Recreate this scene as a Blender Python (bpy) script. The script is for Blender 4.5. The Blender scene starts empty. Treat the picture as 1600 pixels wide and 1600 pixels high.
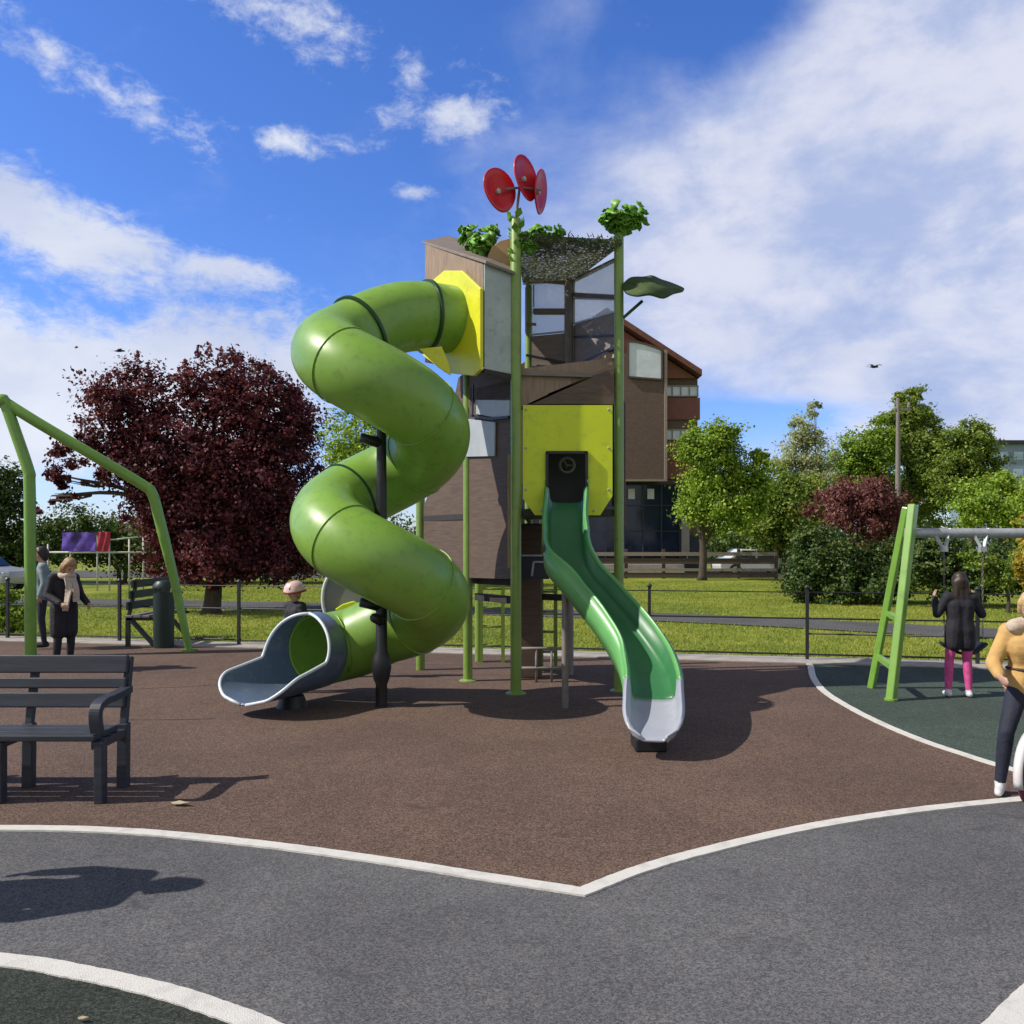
import bpy, bmesh, math, random
import numpy as np
from mathutils import Vector, Matrix

SC = bpy.context.scene
COL = SC.collection
R = math.radians
random.seed(7)
rng = np.random.default_rng(7)

# ------------------------------------------------------------------ camera
F, HZ, CH = 1300.0, 850.0, 1.7          # focal length and horizon in 1600 px units, eye height in metres
cd = bpy.data.cameras.new("camera")
cam = bpy.data.objects.new("camera", cd)
COL.objects.link(cam)
cam.location = (0, 0, CH)
cam.rotation_euler = (R(90), 0, 0)
cd.sensor_width = 36
cd.lens = 36 * F / 1600
cd.shift_y = (HZ - 800) / 1600
cd.clip_end = 5000
SC.camera = cam

# ------------------------------------------------------------------ sky, sun, exposure
SUN_EL = R(43.5)
SUN_AZ = math.atan2(-0.98, -0.16)       # from +Y towards +X
to_sun = Vector((math.sin(SUN_AZ) * math.cos(SUN_EL), math.cos(SUN_AZ) * math.cos(SUN_EL), math.sin(SUN_EL)))
sl = bpy.data.lights.new("sun", 'SUN')
sl.energy = 5.0
sl.angle = R(0.5)
sl.color = (1.0, 0.94, 0.85)
so = bpy.data.objects.new("sun", sl)
COL.objects.link(so)
so.rotation_euler = to_sun.to_track_quat('Z', 'Y').to_euler()

SC.view_settings.view_transform = 'Standard'
SC.view_settings.look = 'None'
SC.view_settings.exposure = 0.0
SC.view_settings.gamma = 1.0


class NT:
    """small helper round a node tree"""
    def __init__(self, tree):
        self.t = tree
        tree.nodes.clear()

    def n(self, typ, **kw):
        nd = self.t.nodes.new(typ)
        for k, v in kw.items():
            setattr(nd, k, v)
        return nd

    def link(self, a, b):
        self.t.links.new(a, b)

    def put(self, sock, v):
        if hasattr(v, 'links'):
            self.link(v, sock)
        elif isinstance(v, (tuple, list)) and len(v) == 3 and sock.type == 'RGBA':
            sock.default_value = (*v, 1)
        else:
            sock.default_value = v

    def math(self, op, a, b=0.0, c=None, clamp=False):
        nd = self.n('ShaderNodeMath', operation=op, use_clamp=clamp)
        self.put(nd.inputs[0], a)
        self.put(nd.inputs[1], b)
        if c is not None:
            self.put(nd.inputs[2], c)
        return nd.outputs[0]

    def noise(self, vec, scale, detail=4, rough=0.55, dist=0.0):
        nd = self.n('ShaderNodeTexNoise')
        self.put(nd.inputs['Vector'], vec)
        nd.inputs['Scale'].default_value = scale
        nd.inputs['Detail'].default_value = detail
        nd.inputs['Roughness'].default_value = rough
        nd.inputs['Distortion'].default_value = dist
        return nd.outputs['Fac']

    def ramp(self, fac, stops):
        nd = self.n('ShaderNodeValToRGB')
        cr = nd.color_ramp
        while len(cr.elements) < len(stops):
            cr.elements.new(0.5)
        for e, (p, c) in zip(cr.elements, stops):
            e.position = p
            e.color = (*c, 1) if len(c) == 3 else c
        self.put(nd.inputs[0], fac)
        return nd.outputs[0]

    def mix(self, fac, a, b, blend='MIX'):
        nd = self.n('ShaderNodeMix', data_type='RGBA', blend_type=blend)
        self.put(nd.inputs[0], fac)
        self.put(nd.inputs[6], a)
        self.put(nd.inputs[7], b)
        return nd.outputs[2]

    def smooth(self, v, lo, hi):
        nd = self.n('ShaderNodeMapRange', interpolation_type='SMOOTHSTEP')
        self.put(nd.inputs[0], v)
        nd.inputs[1].default_value = lo
        nd.inputs[2].default_value = hi
        return nd.outputs[0]


def build_world():
    w = bpy.data.worlds.new("World")
    SC.world = w
    w.use_nodes = True
    g = NT(w.node_tree)
    out = g.n('ShaderNodeOutputWorld')
    bg = g.n('ShaderNodeBackground')
    bg.inputs['Strength'].default_value = 0.1
    g.link(bg.outputs[0], out.inputs[0])
    sky = g.n('ShaderNodeTexSky')
    sky.sky_type = 'NISHITA'
    sky.sun_disc = False
    sky.sun_elevation = SUN_EL
    sky.sun_rotation = SUN_AZ
    sky.air_density = 1.0
    sky.dust_density = 0.4
    sky.ozone_density = 2.0
    hs = g.n('ShaderNodeHueSaturation')
    hs.inputs['Saturation'].default_value = 1.22
    hs.inputs['Value'].default_value = 1.78
    g.link(sky.outputs[0], hs.inputs['Color'])
    tc = g.n('ShaderNodeTexCoord')
    sep = g.n('ShaderNodeSeparateXYZ')
    g.link(tc.outputs['Generated'], sep.inputs[0])
    x, y, z = sep.outputs
    az = g.math('ARCTAN2', x, y)
    el = g.math('ARCSINE', z)
    zen = g.math('SUBTRACT', 1.0, g.math('MULTIPLY', g.smooth(el, 0.55, 1.1), 0.55))
    skyc = g.mix(1.0, hs.outputs[0], (0.66, 0.73, 1.08), 'MULTIPLY')
    zc = g.n('ShaderNodeVectorMath', operation='SCALE')
    g.link(skyc, zc.inputs[0])
    g.link(zen, zc.inputs['Scale'])
    # cloud layer coordinates: a flat sheet overhead
    den = g.math('ADD', g.math('MAXIMUM', z, 0.0), 0.22)
    cx, cy = g.math('DIVIDE', x, den), g.math('DIVIDE', y, den)
    cmb = g.n('ShaderNodeCombineXYZ')
    g.link(cx, cmb.inputs[0]); g.link(cy, cmb.inputs[1])
    P = cmb.outputs[0]
    # direction coordinates for heaped clouds near the horizon
    dcm = g.n('ShaderNodeCombineXYZ')
    g.link(az, dcm.inputs[0]); g.link(g.math('MULTIPLY', el, 1.7), dcm.inputs[1])
    D = dcm.outputs[0]

    def lobes(lst):
        tot = None
        for (px, py, sx, sy, amp, tilt) in lst:
            a0 = math.atan2(px - 800, F)
            e0 = math.atan2(HZ - py, math.hypot(F, px - 800))
            da = g.math('SUBTRACT', az, a0)
            de = g.math('SUBTRACT', el, e0)
            c, s = math.cos(R(tilt)), math.sin(R(tilt))
            u = g.math('ADD', g.math('MULTIPLY', da, c / (sx / F)), g.math('MULTIPLY', de, s / (sx / F)))
            v = g.math('ADD', g.math('MULTIPLY', da, -s / (sy / F)), g.math('MULTIPLY', de, c / (sy / F)))
            q = g.math('ADD', g.math('MULTIPLY', u, u), g.math('MULTIPLY', v, v))
            e = g.math('MULTIPLY', g.math('EXPONENT', g.math('MULTIPLY', q, -1.0)), amp)
            tot = e if tot is None else g.math('ADD', tot, e)
        return tot

    # heaped white clouds
    n1 = g.noise(D, 6.0, 8, 0.6, 0.15)
    heap = lobes([(180, 640, 330, 115, 0.74, 0), (390, 560, 130, 95, 0.42, 0), (20, 330, 95, 55, 0.55, -25), (190, 380, 130, 55, 0.5, -20), (370, 425, 90, 20, 0.36, -5),
                  (60, 80, 120, 45, 0.32, -15), (250, 185, 95, 45, 0.34, -15), (-300, 560, 260, 130, 0.5, 0), (410, 15, 180, 62, 0.44, -10), (740, 80, 60, 40, 0.3, -20),
                  (600, 205, 160, 36, 0.32, 10), (735, 175, 75, 40, 0.32, 20), (500, 230, 90, 22, 0.1, 5), (440, 215, 34, 22, 0.2, 0), (640, 105, 28, 26, 0.26, 0), (645, 300, 70, 14, 0.3, 0), (440, 215, 60, 22, 0.2, -10),
                  (1600, 330, 200, 70, 0.2, 10), (1160, 540, 120, 40, 0.32, 0), (1300, 385, 70, 25, 0.34, 0), (1350, 545, 120, 22, 0.26, 5), (1540, 620, 200, 30, 0.3, 8), (1480, 460, 150, 50, 0.2, 10), (1000, 310, 150, 50, 0.18, 20), (1100, 200, 150, 60, 0.18, 30)])
    cov = g.math('ADD', g.math('MULTIPLY', n1, 1.15), heap)
    fine = g.noise(D, 30.0, 6, 0.7, 0.3)
    cov = g.math('ADD', cov, g.math('MULTIPLY', g.math('SUBTRACT', fine, 0.5), 0.66))
    dens = g.smooth(cov, 0.78, 1.2)
    # thin sheet of high cloud on the right half of the sky
    n2 = g.noise(P, 2.3, 7, 0.58, 0.4)
    veil = lobes([(1500, 380, 520, 330, 0.62, 0), (1250, 230, 330, 120, 0.3, 25), (1050, 420, 200, 160, 0.22, 0), (1500, 30, 300, 130, 0.25, 0), (900, 10, 120, 50, 0.1, 0),
                  (1180, 655, 170, 30, -0.42, 0), (1090, 70, 120, 70, -0.24, 0), (1250, 30, 120, 50, -0.12, 0), (1700, 640, 400, 60, 0.22, 0), (760, 250, 160, 60, 0.06, 0)])
    n2b = g.noise(D, 5.0, 7, 0.6, 0.5)
    vd = g.smooth(g.math('ADD', g.math('ADD', g.math('MULTIPLY', n2, 0.5), g.math('MULTIPLY', n2b, 0.5)), veil), 0.56, 1.05)
    # shading inside the clouds
    n3 = g.noise(D, 3.4, 6, 0.55, 0.2)
    ccol = g.mix(g.smooth(n3, 0.3, 0.68), (5.8, 6.4, 8.2), (8.6, 8.9, 9.6))
    vcol = g.mix(g.smooth(n1, 0.34, 0.64), (4.3, 5.2, 7.8), (7.6, 7.8, 9.0))
    # unseen sky: made-up dim grey overhead and pale grey behind, added as fill
    brk = g.smooth(g.noise(P, 1.1, 6, 0.6, 0.3), 0.3, 0.5)
    over = g.math('MULTIPLY', g.smooth(el, 0.62, 0.95), brk)
    back = g.smooth(g.math('MULTIPLY', y, -1.0), -0.2, 0.2)
    c0 = g.mix(g.math('MULTIPLY', back, 0.9), zc.outputs[0], (6.0, 6.1, 6.3))
    c0 = g.mix(g.math('MULTIPLY', over, 0.9), c0, (2.0, 2.05, 2.15))
    c1 = g.mix(g.math('MULTIPLY', vd, 0.93), c0, vcol)
    c2 = g.mix(g.math('MULTIPLY', dens, 0.93), c1, ccol)
    g.link(c2, bg.inputs['Color'])


build_world()

# ------------------------------------------------------------------ placing and tagging
def at(px, py, Y):
    return Vector(((px - 800) / F * Y, Y, CH + (HZ - py) / F * Y))


def gp(px, py, z=0.0):
    Y = F * (CH - z) / (py - HZ)
    return Vector(((px - 800) / F * Y, Y, z))


def tag(o, label=None, cat=None, group=None, kind=None):
    for k, v in (('label', label), ('category', cat), ('group', group), ('kind', kind)):
        if v:
            o[k] = v
    return o


def empty(name, loc=(0, 0, 0), rz=0, **kw):
    o = bpy.data.objects.new(name, None)
    o.empty_display_size = 0.1
    COL.objects.link(o)
    o.location = loc
    o.rotation_euler = (0, 0, rz)
    return tag(o, **kw)


class MB:
    def __init__(self):
        self.v, self.f, self.m = [], [], []

    def add(self, verts, faces, mi=0):
        b = len(self.v)
        self.v += [tuple(p) for p in verts]
        self.f += [tuple(i + b for i in fc) for fc in faces]
        self.m += [mi] * len(faces)
        return self

    def box(self, c, s, rot=None, mi=0):
        c = Vector(c)
        vs = []
        for sx, sy, sz in ((-1, -1, -1), (1, -1, -1), (1, 1, -1), (-1, 1, -1), (-1, -1, 1), (1, -1, 1), (1, 1, 1), (-1, 1, 1)):
            p = Vector((sx * s[0] / 2, sy * s[1] / 2, sz * s[2] / 2))
            if rot is not None:
                p = rot @ p
            vs.append(c + p)
        return self.add(vs, [(0, 3, 2, 1), (4, 5, 6, 7), (0, 1, 5, 4), (1, 2, 6, 5), (2, 3, 7, 6), (3, 0, 4, 7)], mi)

    def bar(self, a, b, w, h, mi=0):
        a, b = Vector(a), Vector(b)
        d = b - a
        q = d.to_track_quat('X', 'Z').to_matrix()
        return self.box((a + b) / 2, (d.length, w, h), q, mi)

    def tube(self, path, rad, n=12, caps=True, closed=False, mi=0):
        path = [Vector(p) for p in path]
        N = len(path)
        rads = rad if isinstance(rad, (list, tuple)) else [rad] * N
        up = None
        rings = []
        for i, p in enumerate(path):
            if closed:
                t = path[(i + 1) % N] - path[i - 1]
            else:
                t = path[min(i + 1, N - 1)] - path[max(i - 1, 0)]
            t.normalize()
            if up is None:
                up = Vector((0, 0, 1)) if abs(t.z) < 0.9 else Vector((0, 1, 0))
            x = up - t * up.dot(t)
            x.normalize()
            up = x
            yv = t.cross(x)
            rings.append([p + (x * math.cos(2 * math.pi * k / n) + yv * math.sin(2 * math.pi * k / n)) * rads[i] for k in range(n)])
        vs = [q for r in rings for q in r]
        fs = []
        for i in range(N if closed else N - 1):
            j = (i + 1) % N
            for k in range(n):
                k2 = (k + 1) % n
                fs.append((i * n + k, i * n + k2, j * n + k2, j * n + k))
        if caps and not closed:
            fs.append(tuple(range(n - 1, -1, -1)))
            fs.append(tuple((N - 1) * n + k for k in range(n)))
        return self.add(vs, fs, mi)

    def prism(self, pts, ext, mi=0):
        pts = [Vector(p) for p in pts]
        ext = Vector(ext)
        n = len(pts)
        nr = sum(((pts[i] - pts[0]).cross(pts[(i + 1) % n] - pts[0]) for i in range(1, n - 1)), Vector())
        if nr.dot(ext) > 0:
            pts.reverse()
        vs = pts + [p + ext for p in pts]
        fs = [tuple(range(n)), tuple(range(2 * n - 1, n - 1, -1))]
        for i in range(n):
            j = (i + 1) % n
            fs.append((i, i + n, j + n, j))
        return self.add(vs, fs, mi)

    def lathe(self, prof, c, n=20, mi=0, axis=None):
        c = Vector(c)
        vs, fs = [], []
        for (r, h) in prof:
            for k in range(n):
                a = 2 * math.pi * k / n
                p = Vector((r * math.cos(a), r * math.sin(a), h))
                if axis is not None:
                    p = axis @ p
                vs.append(c + p)
        for i in range(len(prof) - 1):
            for k in range(n):
                k2 = (k + 1) % n
                fs.append((i * n + k, i * n + k2, (i + 1) * n + k2, (i + 1) * n + k))
        fs.append(tuple(range(n - 1, -1, -1)))
        fs.append(tuple((len(prof) - 1) * n + k for k in range(n)))
        return self.add(vs, fs, mi)

    def build(self, name, mats, parent=None, smooth=False, bevel=0.0, loc=None, auto=None):
        me = bpy.data.meshes.new(name)
        me.from_pydata(self.v, [], self.f)
        mats = mats if isinstance(mats, (list, tuple)) else [mats]
        for m in mats:
            me.materials.append(m)
        if len(mats) > 1:
            me.polygons.foreach_set('material_index', self.m)
        me.validate()
        o = bpy.data.objects.new(name, me)
        COL.objects.link(o)
        if parent is not None:
            o.parent = parent
        if loc is not None:
            o.location = loc
        if smooth:
            me.polygons.foreach_set('use_smooth', [True] * len(me.polygons))
            if auto:
                me.set_sharp_from_angle(angle=R(auto))
        if bevel:
            b = o.modifiers.new("bevel", 'BEVEL')
            b.width = bevel
            b.segments = 2
            b.limit_method = 'ANGLE'
            b.angle_limit = R(40)
        return o


def catmull(pts, n):
    pts = [Vector(p) for p in pts]
    P = [pts[0] * 2 - pts[1]] + pts + [pts[-1] * 2 - pts[-2]]
    out = []
    for i in range(1, len(P) - 2):
        for k in range(n):
            t = k / n
            a, b, c, d = P[i - 1], P[i], P[i + 1], P[i + 2]
            out.append(0.5 * ((2 * b) + (c - a) * t + (2 * a - 5 * b + 4 * c - d) * t * t + (3 * b - a - 3 * c + d) * t ** 3))
    out.append(pts[-1])
    return out


# ------------------------------------------------------------------ materials
def mat(name, col, rough=0.5, var=0.12, scale=3.0, bump=0.0, bscale=60.0, coat=0.0, metal=0.0, grime=None, stretch=None, spec=0.5):
    m = bpy.data.materials.new(name)
    m.use_nodes = True
    g = NT(m.node_tree)
    out = g.n('ShaderNodeOutputMaterial')
    b = g.n('ShaderNodeBsdfPrincipled')
    g.link(b.outputs[0], out.inputs[0])
    tc = g.n('ShaderNodeTexCoord')
    v = tc.outputs['Object']
    if stretch:
        mp = g.n('ShaderNodeMapping')
        mp.inputs['Scale'].default_value = stretch
        g.link(v, mp.inputs[0])
        v = mp.outputs[0]
    nz = g.noise(v, scale, 6, 0.6)
    lo = tuple(c * (1 - var) for c in col)
    hi = tuple(min(1, c * (1 + var)) for c in col)
    c = g.ramp(nz, [(0.3, lo), (0.7, hi)])
    if grime:
        gz = g.noise(tc.outputs['Object'], 9.0, 8, 0.7)
        c = g.mix(g.math('MULTIPLY', g.smooth(gz, 0.5, 0.7), 0.42), c, grime)
    g.link(c, b.inputs['Base Color'])
    rz = g.noise(v, scale * 4, 4, 0.6)
    g.link(g.math('ADD', g.math('MULTIPLY', rz, 0.2), rough - 0.1), b.inputs['Roughness'])
    b.inputs['Metallic'].default_value = metal
    b.inputs['Specular IOR Level'].default_value = spec
    if coat:
        b.inputs['Coat Weight'].default_value = coat
        b.inputs['Coat Roughness'].default_value = 0.12
    if bump:
        bp = g.n('ShaderNodeBump')
        bp.inputs['Strength'].default_value = bump
        bp.inputs['Distance'].default_value = 0.01
        g.link(g.noise(v, bscale, 5, 0.6), bp.inputs['Height'])
        g.link(bp.outputs[0], b.inputs['Normal'])
    return m


def granule_mat(name, cols, stain, patch=None, bright=1.0):
    """rubber crumb or tarmac: grains of several colours, soft worn patches, small stains"""
    m = bpy.data.materials.new(name)
    m.use_nodes = True
    g = NT(m.node_tree)
    out = g.n('ShaderNodeOutputMaterial')
    b = g.n('ShaderNodeBsdfPrincipled')
    g.link(b.outputs[0], out.inputs[0])
    tc = g.n('ShaderNodeTexCoord')
    v = tc.outputs['Object']
    vo = g.n('ShaderNodeTexVoronoi')
    g.link(v, vo.inputs['Vector'])
    vo.inputs['Scale'].default_value = 230
    sp = g.n('ShaderNodeSeparateColor')
    g.link(vo.outputs['Color'], sp.inputs[0])
    vo2 = g.n('ShaderNodeTexVoronoi')
    g.link(v, vo2.inputs['Vector'])
    vo2.inputs['Scale'].default_value = 105
    sp2 = g.n('ShaderNodeSeparateColor')
    g.link(vo2.outputs['Color'], sp2.inputs[0])
    gr = g.math('ADD', g.math('MULTIPLY', sp.outputs[0], 0.6), g.math('MULTIPLY', sp2.outputs[0], 0.4))
    c = g.ramp(gr, [(0.2, cols[0]), (0.5, cols[1]), (0.8, cols[2])])
    big = g.noise(v, 0.55, 6, 0.62, 0.4)
    c = g.mix(g.math('MULTIPLY', g.smooth(big, 0.4, 0.62), 0.8), c, g.mix(1.0, c, patch or (0.74, 0.74, 0.76), 'MULTIPLY'))
    mid = g.noise(v, 5.0, 6, 0.65)
    c = g.mix(g.math('MULTIPLY', g.smooth(mid, 0.48, 0.72), 0.5), c, g.mix(1.0, c, (1.34, 1.27, 1.2), 'MULTIPLY'))
    # streaky dark scuffs
    mp = g.n('ShaderNodeMapping')
    mp.inputs['Scale'].default_value = (1.0, 2.6, 1)
    mp.inputs['Rotation'].default_value = (0, 0, 0.3)
    g.link(v, mp.inputs[0])
    sc = g.noise(mp.outputs[0], 2.2, 9, 0.72, 0.6)
    c = g.mix(g.math('MULTIPLY', g.smooth(sc, 0.575, 0.68), 0.6), c, stain)
    g.link(c, b.inputs['Base Color'])
    b.inputs['Roughness'].default_value = 0.9
    b.inputs['Specular IOR Level'].default_value = 0.25
    bp = g.n('ShaderNodeBump')
    bp.inputs['Strength'].default_value = 0.3
    bp.inputs['Distance'].default_value = 0.006
    g.link(g.math('ADD', vo.outputs['Distance'], g.math('MULTIPLY', vo2.outputs['Distance'], 0.6)), bp.inputs['Height'])
    g.link(bp.outputs[0], b.inputs['Normal'])
    return m


def leaf_mat(name, cols, trans=0.35):
    m = bpy.data.materials.new(name)
    m.use_nodes = True
    g = NT(m.node_tree)
    out = g.n('ShaderNodeOutputMaterial')
    b = g.n('ShaderNodeBsdfPrincipled')
    geo = g.n('ShaderNodeNewGeometry')
    tc = g.n('ShaderNodeTexCoord')
    nz = g.noise(tc.outputs['Object'], 1.3, 5, 0.65)
    f = g.math('ADD', g.math('MULTIPLY', geo.outputs['Random Per Island'], 0.6), g.math('MULTIPLY', g.math('SUBTRACT', nz, 0.36), 1.5))
    c = g.ramp(f, [(0.05, cols[0]), (0.5, cols[1]), (0.95, cols[2])])
    g.link(c, b.inputs['Base Color'])
    b.inputs['Roughness'].default_value = 0.55
    b.inputs['Specular IOR Level'].default_value = 0.3
    tr = g.n('ShaderNodeBsdfTranslucent')
    g.link(g.mix(1.0, c, (1.25, 1.2, 0.6), 'MULTIPLY'), tr.inputs[0])
    ms = g.n('ShaderNodeMixShader')
    ms.inputs[0].default_value = trans
    g.link(b.outputs[0], ms.inputs[1])
    g.link(tr.outputs[0], ms.inputs[2])
    g.link(ms.outputs[0], out.inputs[0])
    return m


def brick_mat(name, c1, c2, mortar, scale=1.0):
    m = bpy.data.materials.new(name)
    m.use_nodes = True
    g = NT(m.node_tree)
    out = g.n('ShaderNodeOutputMaterial')
    b = g.n('ShaderNodeBsdfPrincipled')
    g.link(b.outputs[0], out.inputs[0])
    tc = g.n('ShaderNodeTexCoord')
    mp = g.n('ShaderNodeMapping')
    mp.inputs['Rotation'].default_value = (R(90), 0, 0)
    g.link(tc.outputs['Object'], mp.inputs[0])
    br = g.n('ShaderNodeTexBrick')
    g.link(mp.outputs[0], br.inputs[0])
    br.inputs['Color1'].default_value = (*c1, 1)
    br.inputs['Color2'].default_value = (*c2, 1)
    br.inputs['Mortar'].default_value = (*mortar, 1)
    br.inputs['Scale'].default_value = 4.4 * scale
    br.inputs['Mortar Size'].default_value = 0.015
    nz = g.noise(tc.outputs['Object'], 1.3, 6, 0.6)
    c = g.mix(g.math('MULTIPLY', nz, 0.5), br.outputs[0], g.mix(1.0, br.outputs[0], (0.55, 0.55, 0.55), 'MULTIPLY'))
    g.link(c, b.inputs['Base Color'])
    b.inputs['Roughness'].default_value = 0.85
    return m


def canopy_mat():
    """loose woven shade netting with moss caught in it"""
    m = mat('mossy_shade_net', (0.17, 0.18, 0.09), 0.95, 0.6, 22.0, bump=1.0, bscale=60, grime=(0.05, 0.09, 0.02))
    t = m.node_tree
    out = [n for n in t.nodes if n.type == 'OUTPUT_MATERIAL'][0]
    b = [n for n in t.nodes if n.type == 'BSDF_PRINCIPLED'][0]
    tc = [n for n in t.nodes if n.type == 'TEX_COORD'][0]
    tl = t.nodes.new('ShaderNodeBsdfTranslucent')
    tl.inputs[0].default_value = (0.2, 0.21, 0.12, 1)
    m1 = t.nodes.new('ShaderNodeMixShader'); m1.inputs[0].default_value = 0.45
    t.links.new(b.outputs[0], m1.inputs[1]); t.links.new(tl.outputs[0], m1.inputs[2])
    tr = t.nodes.new('ShaderNodeBsdfTransparent')
    nz = t.nodes.new('ShaderNodeTexNoise'); nz.inputs['Scale'].default_value = 38; nz.inputs['Detail'].default_value = 3
    t.links.new(tc.outputs['Object'], nz.inputs['Vector'])
    mr = t.nodes.new('ShaderNodeMapRange'); mr.inputs[1].default_value = 0.52; mr.inputs[2].default_value = 0.6; mr.inputs[4].default_value = 0.75
    t.links.new(nz.outputs['Fac'], mr.inputs[0])
    m2 = t.nodes.new('ShaderNodeMixShader')
    t.links.new(mr.outputs[0], m2.inputs[0]); t.links.new(m1.outputs[0], m2.inputs[1]); t.links.new(tr.outputs[0], m2.inputs[2])
    t.links.new(m2.outputs[0], out.inputs[0])
    return m


M = {}
def mesh_mat():
    m = bpy.data.materials.new('pale_translucent_mesh')
    m.use_nodes = True
    g = NT(m.node_tree)
    out = g.n('ShaderNodeOutputMaterial')
    b = g.n('ShaderNodeBsdfPrincipled')
    b.inputs['Base Color'].default_value = (0.75, 0.78, 0.84, 1)
    b.inputs['Roughness'].default_value = 0.5
    tl = g.n('ShaderNodeBsdfTranslucent')
    tl.inputs[0].default_value = (0.75, 0.78, 0.84, 1)
    tr = g.n('ShaderNodeBsdfTransparent')
    m1 = g.n('ShaderNodeMixShader'); m1.inputs[0].default_value = 0.5
    g.link(b.outputs[0], m1.inputs[1]); g.link(tl.outputs[0], m1.inputs[2])
    m2 = g.n('ShaderNodeMixShader'); m2.inputs[0].default_value = 0.5
    g.link(m1.outputs[0], m2.inputs[1]); g.link(tr.outputs[0], m2.inputs[2])
    g.link(m2.outputs[0], out.inputs[0])
    return m


M['mesh'] = mesh_mat()
M['tube'] = mat('green_tube_plastic', (0.20, 0.37, 0.05), 0.4, 0.13, 1.2, coat=0.16, grime=(0.1, 0.16, 0.05))
M['tube_dark'] = mat('dark_green_ring', (0.012, 0.05, 0.014), 0.4)
M['post'] = mat('lime_green_post_paint', (0.19, 0.30, 0.055), 0.36, 0.14, 2.0, coat=0.15, grime=(0.11, 0.13, 0.05))
M['post_tan'] = mat('tan_weathered_post', (0.36, 0.24, 0.08), 0.6, 0.25, 6.0, stretch=(4, 4, 0.7))
M['swing_green'] = mat('green_swing_paint', (0.17, 0.34, 0.05), 0.36, 0.12, 2.0, coat=0.2, grime=(0.09, 0.14, 0.04))
M['lime'] = mat('lime_panel', (0.62, 0.74, 0.012), 0.42, 0.07, 2.0, grime=(0.34, 0.4, 0.05))
M['yellow'] = mat('yellow_green_panel', (0.70, 0.70, 0.025), 0.4, 0.08, 2.0, grime=(0.4, 0.42, 0.04))
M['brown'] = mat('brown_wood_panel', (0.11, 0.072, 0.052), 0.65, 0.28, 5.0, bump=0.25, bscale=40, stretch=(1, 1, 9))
M['brown_pale'] = mat('light_brown_board', (0.28, 0.195, 0.13), 0.6, 0.25, 4.0, bump=0.2, bscale=40, stretch=(9, 1, 1))  # paler brown than the other boards
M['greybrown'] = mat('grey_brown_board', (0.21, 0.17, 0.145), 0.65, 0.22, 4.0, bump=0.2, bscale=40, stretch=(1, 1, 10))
M['tan'] = mat('tan_rounded_panel', (0.42, 0.27, 0.13), 0.6, 0.15, 5.0)
M['pale_panel'] = mat('pale_grey_panel', (0.40, 0.43, 0.46), 0.45, 0.1, 2.0, grime=(0.28, 0.3, 0.3))
M['greygreen'] = mat('grey_green_panel', (0.38, 0.45, 0.43), 0.45, 0.14, 3.0, grime=(0.13, 0.19, 0.13))
M['canopy'] = canopy_mat()
M['leafpl'] = mat('leaf_green_plastic', (0.13, 0.33, 0.025), 0.45, 0.5, 9.0, bump=0.4, bscale=14)
M['leafdark'] = mat('dark_leaf_board', (0.05, 0.085, 0.022), 0.85, 0.3, 8.0)
M['red'] = mat('red_plastic', (0.55, 0.012, 0.022), 0.38, 0.1, 3.0, coat=0.2)
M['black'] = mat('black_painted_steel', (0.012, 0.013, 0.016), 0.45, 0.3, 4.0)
M['deck'] = mat('dark_deck', (0.03, 0.026, 0.026), 0.7, 0.3, 6.0)
M['navy'] = mat('navy_board', (0.02, 0.026, 0.05), 0.5, 0.3, 5.0)
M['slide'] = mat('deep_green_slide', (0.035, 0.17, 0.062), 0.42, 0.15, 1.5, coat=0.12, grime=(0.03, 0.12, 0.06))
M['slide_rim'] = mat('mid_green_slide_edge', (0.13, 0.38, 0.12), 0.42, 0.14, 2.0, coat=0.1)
M['chute'] = mat('blue_grey_chute', (0.10, 0.14, 0.21), 0.34, 0.08, 1.5, coat=0.3, grime=(0.26, 0.29, 0.33))
M['slide_metal'] = mat('pale_grey_slide_end', (0.34, 0.36, 0.42), 0.4, 0.1, 2.0, coat=0.1, grime=(0.24, 0.26, 0.3))
M['chute_rim'] = mat('pale_chute_rim', (0.62, 0.68, 0.74), 0.35, 0.06, 2.0)
M['galv'] = mat('galvanised_steel', (0.42, 0.44, 0.46), 0.6, 0.2, 12.0, metal=0.5)
M['grey_post'] = mat('grey_weathered_post', (0.2, 0.18, 0.16), 0.7, 0.2, 8.0)
M['bench'] = mat('blue_black_recycled_plastic', (0.028, 0.034, 0.048), 0.48, 0.3, 3.0, bump=0.15, bscale=30, stretch=(0.6, 8, 8))
M['white_line'] = mat('worn_white_line', (0.64, 0.62, 0.58), 0.8, 0.2, 9.0, bump=0.6, bscale=160, grime=(0.3, 0.28, 0.26))
M['kerb'] = mat('pale_concrete', (0.36, 0.33, 0.30), 0.85, 0.2, 4.0, bump=0.3, bscale=70, grime=(0.2, 0.19, 0.16))
M['brown_rubber'] = granule_mat('brown_rubber_crumb', [(0.046, 0.029, 0.022), (0.120, 0.077, 0.058), (0.22, 0.15, 0.112)], (0.06, 0.04, 0.033), (0.8, 0.8, 0.84))
M['grey_rubber'] = granule_mat('grey_path_surface', [(0.062, 0.062, 0.064), (0.112, 0.111, 0.115), (0.18, 0.178, 0.182)], (0.048, 0.048, 0.052))
M['green_rubber'] = granule_mat('dark_green_rubber', [(0.018, 0.032, 0.026), (0.052, 0.075, 0.06), (0.105, 0.135, 0.11)], (0.03, 0.04, 0.035))
M['dark_rubber'] = granule_mat('blackish_green_rubber', [(0.010, 0.014, 0.011), (0.027, 0.034, 0.027), (0.065, 0.075, 0.06)], (0.014, 0.018, 0.014))
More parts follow.
